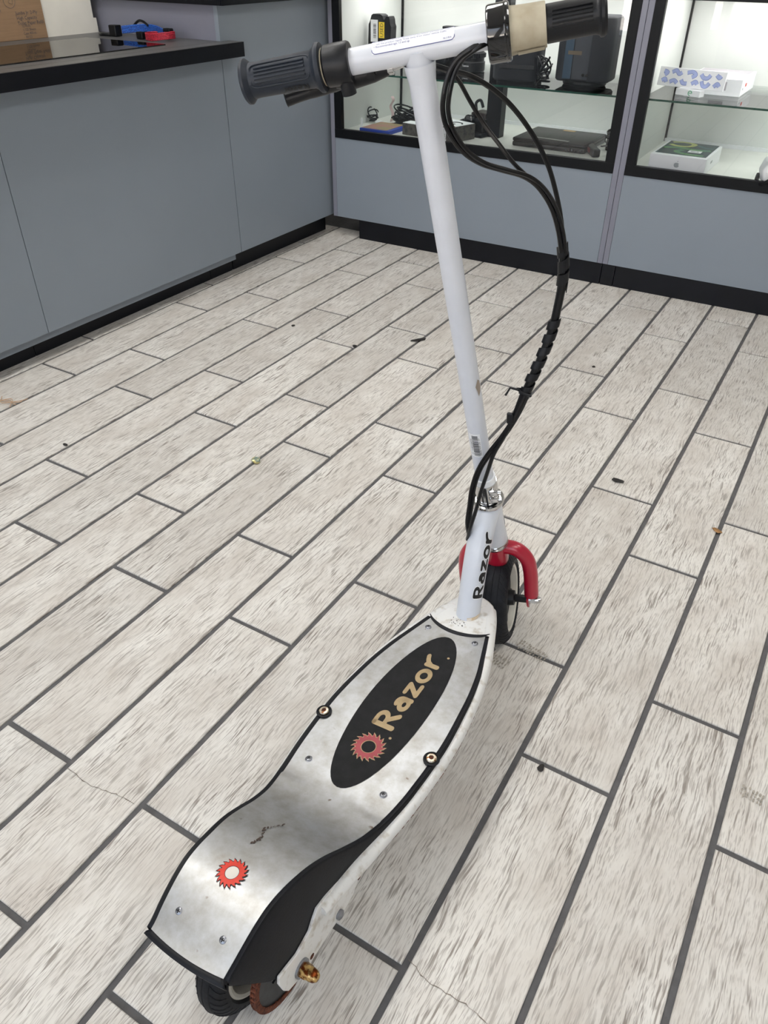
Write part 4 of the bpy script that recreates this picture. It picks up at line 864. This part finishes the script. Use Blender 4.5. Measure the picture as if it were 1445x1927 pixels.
MB().lathe([(0.0, 0), (0.050, 0.0), (0.054, 0.004), (0.054, 0.034), (0.050, 0.038), (0.050, 0.048), (0.053, 0.050), (0.053, 0.066), (0.047, 0.070), (0.045, 0.082), (0.040, 0.082), (0.0, 0.078)], 36).build('barrel', 'dev_black', e, True)
rg = MB()
for k in range(36): rg.box((0.0535*math.cos(k*PI/18), 0.0535*math.sin(k*PI/18), 0.058), (0.004, 0.004, 0.014))
rg.build('focus_ring', 'dark_plastic', e)
MB().lathe([(0.044, 0.080), (0.046, 0.083), (0.044, 0.087), (0.039, 0.087), (0.039, 0.081)], 36).build('front_ring', 'teal_ring', e, True)
surf_text(e, 'Tamron', 0.009, FRONT(-0.017, -0.0545, 0.020), 'white_label')

def rbox2(mb, w, d, h, r, z0=0.0, taper=1.0, n=6):
    """upright box with rounded vertical corners and eased top"""
    def ring(s, inset): 
        out = []
        for (cx, cy, a0) in ((w/2-r, d/2-r, 0), (-w/2+r, d/2-r, 90), (-w/2+r, -d/2+r, 180), (w/2-r, -d/2+r, 270)):
            for k in range(n+1):
                a = math.radians(a0+90*k/n); out.append(((cx+(r-inset)*math.cos(a))*s, (cy+(r-inset)*math.sin(a))*s))
        return out
    L_ = [(z0, ring(taper, 0.006)), (z0+0.006, ring(taper, 0)), (z0+h-0.012, ring(1, 0)), (z0+h-0.004, ring(1, 0.004)), (z0+h, ring(1, 0.012))]
    m_ = len(L_[0][1]); vs = [(x, y, z) for z, rr in L_ for x, y in rr]; fs = [tuple(range(m_-1, -1, -1)), tuple((len(L_)-1)*m_+k for k in range(m_))]
    for i in range(len(L_)-1):
        for k in range(m_): fs.append((i*m_+k, i*m_+(k+1) % m_, (i+1)*m_+(k+1) % m_, (i+1)*m_+k))
    return mb.add(vs, fs)
e = empty('speaker', (0.772, 3.16, SHZ), math.radians(8)); tag(e, 'charcoal rounded speaker with a dark slot, left of the two on the glass shelf', 'speaker', 'speakers')
rbox2(MB(), 0.185, 0.13, 0.205, 0.035, 0.002, 0.96).build('cabinet', 'speaker', e, True)
MB().box((0.010, -0.0655, 0.050), (0.135, 0.004, 0.014), 0.002).build('slot', 'speaker_dark', e)
rbox2(MB(), 0.150, 0.10, 0.004, 0.03, 0).build('base', 'speaker_dark', e, True)
e = empty('speaker', (1.032, 3.185, SHZ), math.radians(4)); tag(e, 'larger charcoal speaker with a blue strip, standing on a black oval base', 'speaker', 'speakers')
rbox2(MB(), 0.200, 0.15, 0.205, 0.030, 0.016).build('cabinet', 'speaker', e, True)
MB().lathe([(0, 0), (0.078, 0), (0.082, 0.006), (0.078, 0.016), (0, 0.016)], 32, Matrix.Diagonal((1, 0.72, 1, 1))).build('base', 'speaker_dark', e, True)
MB().box((-0.052, -0.0758, 0.115), (0.030, 0.001, 0.18)).build('blue_strip', mat('blue_tape', srgb(16, 54, 76), 0.4), e)
MB().box((-0.004, -0.0758, 0.115), (0.058, 0.001, 0.18)).build('front_strip', mat('slate_strip', srgb(44, 49, 57), 0.5), e)
MB().lathe([(0, 0), (0.005, 0), (0.005, 0.003), (0, 0.003)], 12, Tz((0.010, -0.0765, 0.040), (0, -1, 0))).lathe([(0, 0), (0.005, 0), (0.005, 0.003), (0, 0.003)], 12, Tz((0.024, -0.0765, 0.040), (0, -1, 0))).build('socket', 'gloss_black', e)
MB().box((-0.03, -0.077, 0.108), (0.05, 0.0008, 0.012)).build('tan_tape', mat('tan_tape', srgb(92, 80, 60), 0.5), e)

def cable_pile(name, label, loc, n, rx, ry, h, r, seed, cat='cable', m='cable', ups=0.5):
    e_ = empty(name, loc); tag(e_, label, cat); rr = random.Random(seed); mb = MB()
    for k in range(n):
        cx, cy = rr.uniform(-.25, .25)*rx, rr.uniform(-.25, .25)*ry; a0 = rr.uniform(0, 6.28); sx = rx*rr.uniform(.55, 1.0); sy = ry*rr.uniform(.5, 1.0); tl = rr.uniform(-1, 1)*ups; ph = rr.uniform(0, 6.28)
        pts = []
        for t in range(22):
            a = a0+t/22*2*PI*0.97; zz = r+h*0.5*(k/n)+h*0.5*tl*math.cos(a-ph)+abs(tl)*h*0.5
            pts.append((cx+sx*math.cos(a), cy+sy*math.sin(a), max(r, zz)))
        mb.tube(pts, r, 6)
    mb.build('coil', m, e_, True); return e_
e = cable_pile('cable_bundle', 'small black coiled cable between the two speakers on the glass shelf', (0.895, 3.11, SHZ), 9, 0.028, 0.016, 0.075, 0.0032, 5, ups=1.0)
MB().box((0, 0, 0.035), (0.040, 0.016, 0.010), 0.003).build('tie', 'steel', e)
e = cable_pile('cable_bundle', 'large tangled pile of black cables on the case floor behind the white stem', dcase(0.235, 0.30, FZ), 26, 0.085, 0.060, 0.060, 0.0034, 9, ups=0.8)
e = cable_pile('cable_bundle', 'small black cable with looped leads in the left corner of the case floor', dcase(0.055, 0.27, FZ), 6, 0.030, 0.022, 0.050, 0.0026, 21, ups=1.0)
MB().tube(smoothpath([(0.03, 0, 0.01), (0.05, -0.03, 0.006), (0.075, -0.045, 0.004), (0.09, -0.02, 0.006), (0.12, 0.0, 0.008)]), 0.0026, 6).build('lead', 'cable', e, True)
e = cable_pile('camera_strap', 'folded black camera strap on the case floor right of the white stem', dcase(0.475, 0.33, FZ), 7, 0.055, 0.035, 0.045, 0.006, 31, 'strap', 'dark_plastic', ups=0.8)
e = empty('game_case', (0.213, 3.098, FZ), math.radians(-2)); tag(e, 'flat blue-edged disc case with printed cover on the case floor', 'disc case')
MB().box((0, 0, 0.007), (0.150, 0.165, 0.014), 0.002).build('case', 'blue_plastic', e); MB().box((-0.008, 0.002, 0.0144), (0.125, 0.150, 0.0008)).build('cover_print', 'cover_print', e)
e = empty('bottle_cap', (0.118, 3.205, FZ)); tag(e, 'small white round cap on the case floor behind the disc case', 'cap')
MB().lathe([(0, 0), (0.016, 0), (0.017, 0.002), (0.017, 0.010), (0.015, 0.012), (0, 0.012)], 20).build('cap', 'white_label', e, True)
e = empty('plastic_vial', (0.085, 3.115, FZ)); tag(e, 'tiny white plastic vial standing at the left wall of the case', 'vial')
MB().lathe([(0, 0), (0.005, 0), (0.005, 0.03), (0.003, 0.034), (0, 0.034)], 12).build('tube', 'white_label', e, True)
e = empty('pink_ribbon', dcase(0.11, 0.34, FZ)); tag(e, 'pale pink translucent wrapper sticking up by the cables in the case', 'wrapper')
MB().tube(smoothpath([(0, 0, 0), (0.008, 0, 0.03), (-0.004, 0, 0.06), (0.010, 0, 0.085), (0.002, 0, 0.10)]), [0.012]*21+[0.012]*4, 6, flat=(1, 0.06)).build('film', mat('pink_film', srgb(214, 186, 186), 0.3), e)
e = empty('product_box', (0.515, 3.105, FZ), math.radians(-17)); tag(e, 'dark product box with white printed lid and barcode label, right of the white stem', 'box')
MB().box((0, 0, 0.028), (0.165, 0.14, 0.056), 0.001).build('carton', 'box_dark', e); MB().box((-0.002, 0.0, 0.0565), (0.160, 0.138, 0.0012)).build('lid_print', 'box_white', e)
MB().tube([(0.035+0.026*math.cos(t*PI/10), 0.01+0.020*math.sin(t*PI/10), 0.0575) for t in range(17)], 0.0022, 6).build('printed_loop', 'print_black', e, True)
MB().box((0.03, -0.05, 0.0575), (0.10, 0.012, 0.0008)).build('red_stripe', 'logo_red', e)
lb = MB().box((0.032, -0.0708, 0.032), (0.042, 0.001, 0.040)).build('price_label', 'white_label', e); barcode(lb, FRONT(0.032, -0.0716, 0.025), 0.034, 0.013, seed=8)
surf_text(lb, 'CTN 2', 0.009, FRONT(0.016, -0.0716, 0.040), 'print_black')
MB().box((0.040, -0.0708, 0.006), (0.03, 0.001, 0.010)).build('small_label', 'white_label', e)
e = empty('product_box', (0.365, 3.085, FZ), math.radians(-8)); tag(e, 'small black box with white top edge peeping out left of the white stem', 'box')
MB().box((0, 0, 0.022), (0.085, 0.055, 0.044), 0.001).build('carton', 'box_dark', e); MB().box((0, 0, 0.0448), (0.083, 0.053, 0.0012)).build('lid_print', 'box_white', e)
e = empty('camcorder', dcase(0.575, 0.285, FZ), math.radians(-10)); tag(e, 'black camcorder lying on the case floor against the upright post', 'camcorder')
MB().box((0, 0, 0.040), (0.085, 0.10, 0.050), 0.008).build('body', 'dev_black', e); MB().box((0.0, 0.01, 0.075), (0.075, 0.08, 0.022), 0.006).build('top_housing', mat('brown_black', srgb(44, 34, 32), 0.4), e)
MB().lathe([(0.020, 0), (0.020, 0.022), (0.016, 0.024), (0, 0.020)], 20, Tz((-0.02, -0.05, 0.06), (0, -1, 0.1))).build('lens', 'gloss_black', e, True)
MB().box((0.0, -0.02, 0.0075), (0.10, 0.10, 0.015), 0.004).build('battery', 'dark_plastic', e)
MB().tube(smoothpath([(-0.03, 0, 0.085), (-0.035, 0.0, 0.115), (-0.02, 0.01, 0.125), (-0.005, 0.01, 0.10)]), 0.006, 8).build('microphone', 'dark_plastic', e, True)
e = empty('laptop', (0.945, 3.245, FZ), math.radians(0)); tag(e, 'closed black laptop with silver and orange stickers on the case floor', 'laptop')
MB().box((0, 0, 0.009), (0.300, 0.262, 0.018), 0.006).build('base', 'laptop', e, True); MB().box((0.0, 0.002, 0.0245), (0.302, 0.262, 0.013), 0.005).build('lid', 'laptop', e, True)
MB().prism([(-0.095, -0.065), (-0.085, -0.078), (0.055, -0.108), (0.060, -0.094), (-0.02, -0.078)], 0.031, 0.0317, Matrix.Rotation(0.12, 4, 'Z')).build('silver_sticker', mat('silver_sticker', srgb(150, 150, 146), 0.3, 0.6), e)
MB().box((0.0, 0.108, 0.0314), (0.05, 0.02, 0.0008)).build('orange_sticker', mat('orange_sticker', srgb(190, 160, 120), 0.5), e)
vt = MB()
for k in range(6): vt.box((0.075+0.012*k, -0.1312, 0.010), (0.006, 0.001, 0.008))
vt.build('vent', 'gloss_black', e)
e = empty('card_reader', (1.108, 3.155, FZ), math.radians(-58)); tag(e, 'thin black gadget with a red panel leaning beside the laptop', 'gadget')
MB().box((0, 0, 0.014), (0.16, 0.030, 0.028), 0.005).build('body', 'dev_black', e); MB().box((0.0, -0.0155, 0.016), (0.07, 0.001, 0.016)).build('red_panel', mat('dark_red_panel', srgb(110, 22, 26), 0.4), e)
e = cable_pile('cable_bundle', 'black coiled cable at the right end of the case floor beside the laptop', dcase(1.135, 0.30, FZ), 10, 0.035, 0.05, 0.07, 0.003, 44, ups=1.0)
MB().box((0.01, 0.0, 0.018), (0.055, 0.10, 0.032), 0.005).build('adapter', 'dev_black', e)

# ------------------------------------------------------------ things in the second case
e = empty('sticker_panel', (1.423, 3.15, SHZ+0.021), math.radians(-1)); tag(e, 'long white panel printed with pale blue curls, propped on a small white card', 'sticker panel')
e.rotation_euler = (math.radians(-8), math.radians(1.0), math.radians(-2))
MB().box((0, 0, 0.030), (0.228, 0.012, 0.058), 0.001).build('panel', 'box_white', e)
cr = MB(); ln = MB()
blobs = [((-0.098, 0.046), (-0.085, 0.042), (-0.094, 0.034)), ((-0.070, 0.044), (-0.056, 0.050), (-0.045, 0.040), (-0.036, 0.046)), ((-0.018, 0.046), (0.0, 0.050), (0.012, 0.042), (0.0, 0.034)),
         ((0.030, 0.046), (0.040, 0.036), (0.054, 0.036), (0.062, 0.046)), ((0.082, 0.048), (0.092, 0.040), (0.098, 0.046)), ((-0.100, 0.016), (-0.090, 0.022), (-0.084, 0.012)),
         ((-0.072, 0.014), (-0.058, 0.020), (-0.046, 0.012)), ((-0.034, 0.024), (-0.026, 0.014), (-0.012, 0.014)), ((0.004, 0.014), (0.016, 0.022), (0.024, 0.014)), ((0.036, 0.026), (0.044, 0.012), (0.056, 0.012), (0.064, 0.022)), ((0.080, 0.012), (0.090, 0.022), (0.098, 0.014))]
for b_ in blobs:
    P_ = smoothpath([(x, -0.0062, z) for x, z in b_], 5)
    ln.tube([(p.x, -0.0062, p.z) for p in P_], 0.0062, 8, flat=(1, 0.04), up=(0, 1, 0)); cr.tube([(p.x, -0.0066, p.z) for p in P_], 0.0050, 8, flat=(1, 0.04), up=(0, 1, 0))
def squash(mb, y, k):
    mb.v = [(v[0], y+(v[1]-y)*k, v[2]) for v in mb.v]; return mb
ln2, cr2 = MB(), MB()
for b_ in blobs:
    P_ = smoothpath([(x, 0, z) for x, z in b_], 5)
    ln2.tube([(p.x, 0, p.z) for p in P_], 0.0062, 8); cr2.tube([(p.x, 0, p.z) for p in P_], 0.0048, 8)
for mb, y in ((ln2, -0.0062), (cr2, -0.0067)): mb.v = [(v[0], y+v[1]*0.02, v[2]) for v in mb.v]
ln2.build('curl_outline', 'mid_blue', e); cr2.build('curl_print', 'pale_blue', e)
e = empty('price_card', (1.429, 3.145, SHZ), math.radians(-20)); tag(e, 'small white card with a green round mark under the blue printed panel', 'card')
MB().box((0, 0, 0.010), (0.095, 0.030, 0.020), 0.001).build('card', 'box_white', e)
MB().tube([(0.010+0.007*math.cos(t*PI/9), -0.0155, 0.010+0.007*math.sin(t*PI/9)) for t in range(15)], 0.0012, 6).tube([(0.004, -0.0155, 0.010), (0.016, -0.0155, 0.010)], 0.001, 6).build('green_mark', mat('green_mark', srgb(60, 160, 110), 0.5), e)
e = empty('device_box', (1.490, 3.335, SHZ)); tag(e, 'white box with grey printed top behind the blue printed panel on the glass shelf', 'box')
MB().box((0, 0, 0.0265), (0.19, 0.26, 0.053), 0.0015).build('carton', 'box_white', e); MB().box((-0.002, 0.0, 0.0535), (0.175, 0.245, 0.0008)).build('top_print', 'box_grey', e)
MB().box((0.0955, -0.05, 0.030), (0.0008, 0.022, 0.010)).build('side_print', 'bright_red', e); MB().box((0.0955, -0.10, 0.022), (0.0008, 0.008, 0.006)).build('side_dot', 'grey_print', e)
MB().box((0.02, -0.1305, 0.030), (0.05, 0.0008, 0.026)).build('front_print', 'box_grey', e)
e = empty('tablet_box', (1.463, 3.147, FZ)); tag(e, 'white tablet box with green swirl picture on its lid, on the case floor', 'box')
MB().box((0, 0, 0.0265), (0.195, 0.258, 0.053), 0.0012).build('carton', 'box_white', e)
pic = MB().box((0.0, 0.010, 0.0533), (0.176, 0.226, 0.0008)).build('lid_picture', 'teal_dark', e)
def ribbon(pts, w, z, m, nm):
    P_ = smoothpath([(x, y, 0) for x, y in pts], 6); vs = []; fs = []
    for i, p in enumerate(P_):
        a = P_[max(i-1, 0)]; b = P_[min(i+1, len(P_)-1)]; t = (b-a).normalized(); n_ = Vector((-t.y, t.x, 0)); vs += [(p+n_*w/2)+Vector((0, 0, z)), (p-n_*w/2)+Vector((0, 0, z))]
    for i in range(len(P_)-1): fs.append((2*i, 2*i+1, 2*i+3, 2*i+2))
    return raw(nm, vs, fs, m, pic)
ribbon([(-0.075, 0.10), (-0.035, 0.117), (0.005, 0.095), (-0.005, 0.05), (-0.045, 0.04), (-0.075, 0.06)], 0.020, 0.0540, 'yellow_green', 'swirl')
ribbon([(-0.083, -0.005), (-0.03, 0.012), (0.03, -0.002), (0.080, 0.012)], 0.026, 0.0542, 'green_print', 'swirl')
ribbon([(-0.01, -0.02), (-0.025, -0.055), (0.01, -0.085), (0.075, -0.088)], 0.022, 0.0544, 'green_print', 'swirl')
ribbon([(0.02, 0.085), (0.05, 0.055), (0.082, 0.05)], 0.016, 0.0540, mat('teal_print', srgb(34, 98, 104), 0.35), 'swirl')
stl = MB().box((0.035, -0.035, 0.0547), (0.045, 0.034, 0.0006)).build('price_label', 'white_label', e); barcode(stl, Matrix.Translation((0.035, -0.035, 0.0552)), 0.028, 0.016, seed=12)
# apple emblem on the front
ap = []
for k in range(40):
    a = 2*PI*k/40; rr = 0.0088*(1+0.05*math.cos(2*a)-0.10*max(0, math.sin(a))**6-0.06*max(0, -math.sin(a))**8); x = rr*math.cos(a); z = rr*math.sin(a)
    bx, bz = 0.0105, 0.0012; d = math.hypot(x-bx, z-bz)
    if d < 0.0048: x = bx-0.0048*abs(x-bx)/max(d, 1e-6) if x < bx else bx-0.0048
    ap.append((x, z))
MB().prism(ap, 0, 0.0005, FRONT(0.0, -0.1290, 0.024)).prism([(0.0005, 0.0095), (0.0012, 0.0125), (0.0040, 0.0145), (0.0036, 0.0115)], 0, 0.0005, FRONT(0.0, -0.1290, 0.024)).build('emblem', 'grey_print', e)
MB().box((0.0977, -0.03, 0.028), (0.0006, 0.030, 0.008)).build('side_print', 'grey_print', e)
e = empty('headset', (1.783, 3.045, FZ)); tag(e, 'white rounded headset with black trim at the right edge of the picture', 'headset')
MB().lathe([(0, 0), (0.030, 0.0), (0.052, 0.018), (0.058, 0.045), (0.048, 0.075), (0.025, 0.092), (0, 0.096)], 28, Matrix.Diagonal((0.9, 1.3, 1, 1))).build('shell', 'box_white', e, True)
MB().tube(smoothpath([(-0.046, -0.03, 0.030), (-0.044, -0.05, 0.012), (-0.020, -0.073, 0.010), (0.01, -0.076, 0.030), (0.03, -0.07, 0.018)]), 0.007, 8).build('trim', 'dev_black', e, True)

# ------------------------------------------------------------ small things and marks on the floor
def lump(name, label, cat, x, y, r, h, m, seed, flat=1.0, rz=0.0):
    rr = random.Random(seed); bm = bmesh.new(); bmesh.ops.create_icosphere(bm, subdivisions=2, radius=1.0)
    for v in bm.verts: v.co *= rr.uniform(0.72, 1.12)
    vs = [(v.co.x*r, v.co.y*r*flat, max(0.0, (v.co.z*0.5+0.5)*h)) for v in bm.verts]; fs = [tuple(q.index for q in f.verts) for f in bm.faces]; bm.free()
    o = raw(name, vs, fs, m); o.location = (x, y, 0.0003); o.rotation_euler.z = rz; tag(o, label, cat); return o
lump('crumpled_foil', 'small crumpled yellowish foil wrapper on the tiles left of the scooter', 'litter', 0.938, 1.252, 0.013, 0.014, 'foil', 2)
lump('rubber_scrap', 'flat dark scrap on the tile right of the scooter stem', 'litter', 1.761, 1.66, 0.016, 0.004, 'debris', 4, 0.6)
lump('sunflower_shell', 'small black seed shell by the tile joint right of the deck', 'litter', 1.908, 0.777, 0.0055, 0.004, 'debris', 6, 1.6)
lump('rubber_scrap', 'thin dark shred on the tiles near the far left of the stem', 'litter', 0.93, 2.13, 0.030, 0.005, 'debris', 8, 0.35, 0.9)
lump('dry_leaf', 'tiny brown dry leaf on the tile joint at the right', 'leaf', 2.018, 1.581, 0.014, 0.003, 'leaf', 10, 0.5, -0.5)
lump('grit', 'dark grit on a tile joint at the left of the floor', 'litter', 0.456, 1.052, 0.009, 0.004, 'debris', 12, 0.6)
lump('grit', 'round black grit on the tiles far behind the stem', 'litter', 0.773, 1.977, 0.008, 0.004, 'debris', 14)
lump('grit', 'dark grit on the tile in front of the tall counter', 'litter', 0.50, 2.005, 0.007, 0.003, 'debris', 15)
lump('grit', 'black grit on the tile midway to the display case', 'litter', 0.97, 2.35, 0.008, 0.004, 'debris', 16)
lump('grit', 'black speck on the tile near the right display toe kick', 'litter', 1.50, 2.25, 0.006, 0.003, 'debris', 17)
tw = MB()
for k in range(4): tw.tube(smoothpath([(-0.04, -0.02*k+0.02, 0.002), (0.0, 0.01*k-0.01, 0.006), (0.03, 0.03-0.012*k, 0.003), (0.035, 0.05-0.02*k, 0.002)], 4), 0.0011, 5)
o = tw.build('loose_fibre', 'twig'); o.location = (0.125, 1.118, 0); tag(o, 'pale tangled fibres on the tiles at the left edge', 'fibre')
def smudge(label, x, y, rz, n, seed, sx=1.0):
    rr = random.Random(seed); vs = []; fs = []
    for k in range(n):
        for q in range(3):
            cx = (k-n/2)*0.0052*sx+rr.uniform(-.001, .001); cy = (q-1)*0.0085+rr.uniform(-.002, .002); a, b = rr.uniform(.0010, .0021), rr.uniform(.0028, .0046); m0 = len(vs)
            vs += [(cx+a*math.cos(t*PI/4), cy+b*math.sin(t*PI/4), 0) for t in range(8)]; fs.append(tuple(range(m0, m0+8)))
    o = raw('scuff_mark', vs, fs, 'smudge'); o.location = (x, y, 0.0010); o.rotation_euler.z = rz; tag(o, label, 'floor mark'); return o
smudge('grey tyre scuff on the tile beside the front wheel', 1.800, 1.010, -0.25, 12, 1)
smudge('faint tyre scuff on the tile below the front wheel', 1.750, 0.955, -0.2, 9, 3)
smudge('grey scuff mark on the tile at the right edge', 2.215, 0.905, -0.1, 7, 2)
def crack(label, P_):
    vs = []; fs = []; rr = random.Random(len(P_)); pts = []
    for (a, b) in zip(P_[:-1], P_[1:]):
        for k in range(8):
            t = k/8; pts.append(Vector((a[0]+(b[0]-a[0])*t+rr.uniform(-.0012, .0012), a[1]+(b[1]-a[1])*t+rr.uniform(-.0012, .0012), 0.0009)))
    for p in pts:
        w = rr.uniform(0.0001, 0.0008); vs += [p+Vector((0, w, 0)), p-Vector((0, w, 0))]
    for i in range(len(pts)-1): fs.append((2*i, 2*i+1, 2*i+3, 2*i+2))
    o = raw('tile_crack', vs, fs, 'crack'); tag(o, label, 'floor mark')
crack('hairline crack across the tile left of the scooter tail', [(1.250, 0.378), (1.304, 0.373), (1.352, 0.384), (1.395, 0.388)])
crack('dark hairline crack on the tile right of the rear axle', [(1.868, 0.412), (1.90, 0.400), (1.955, 0.402), (2.00, 0.395)])
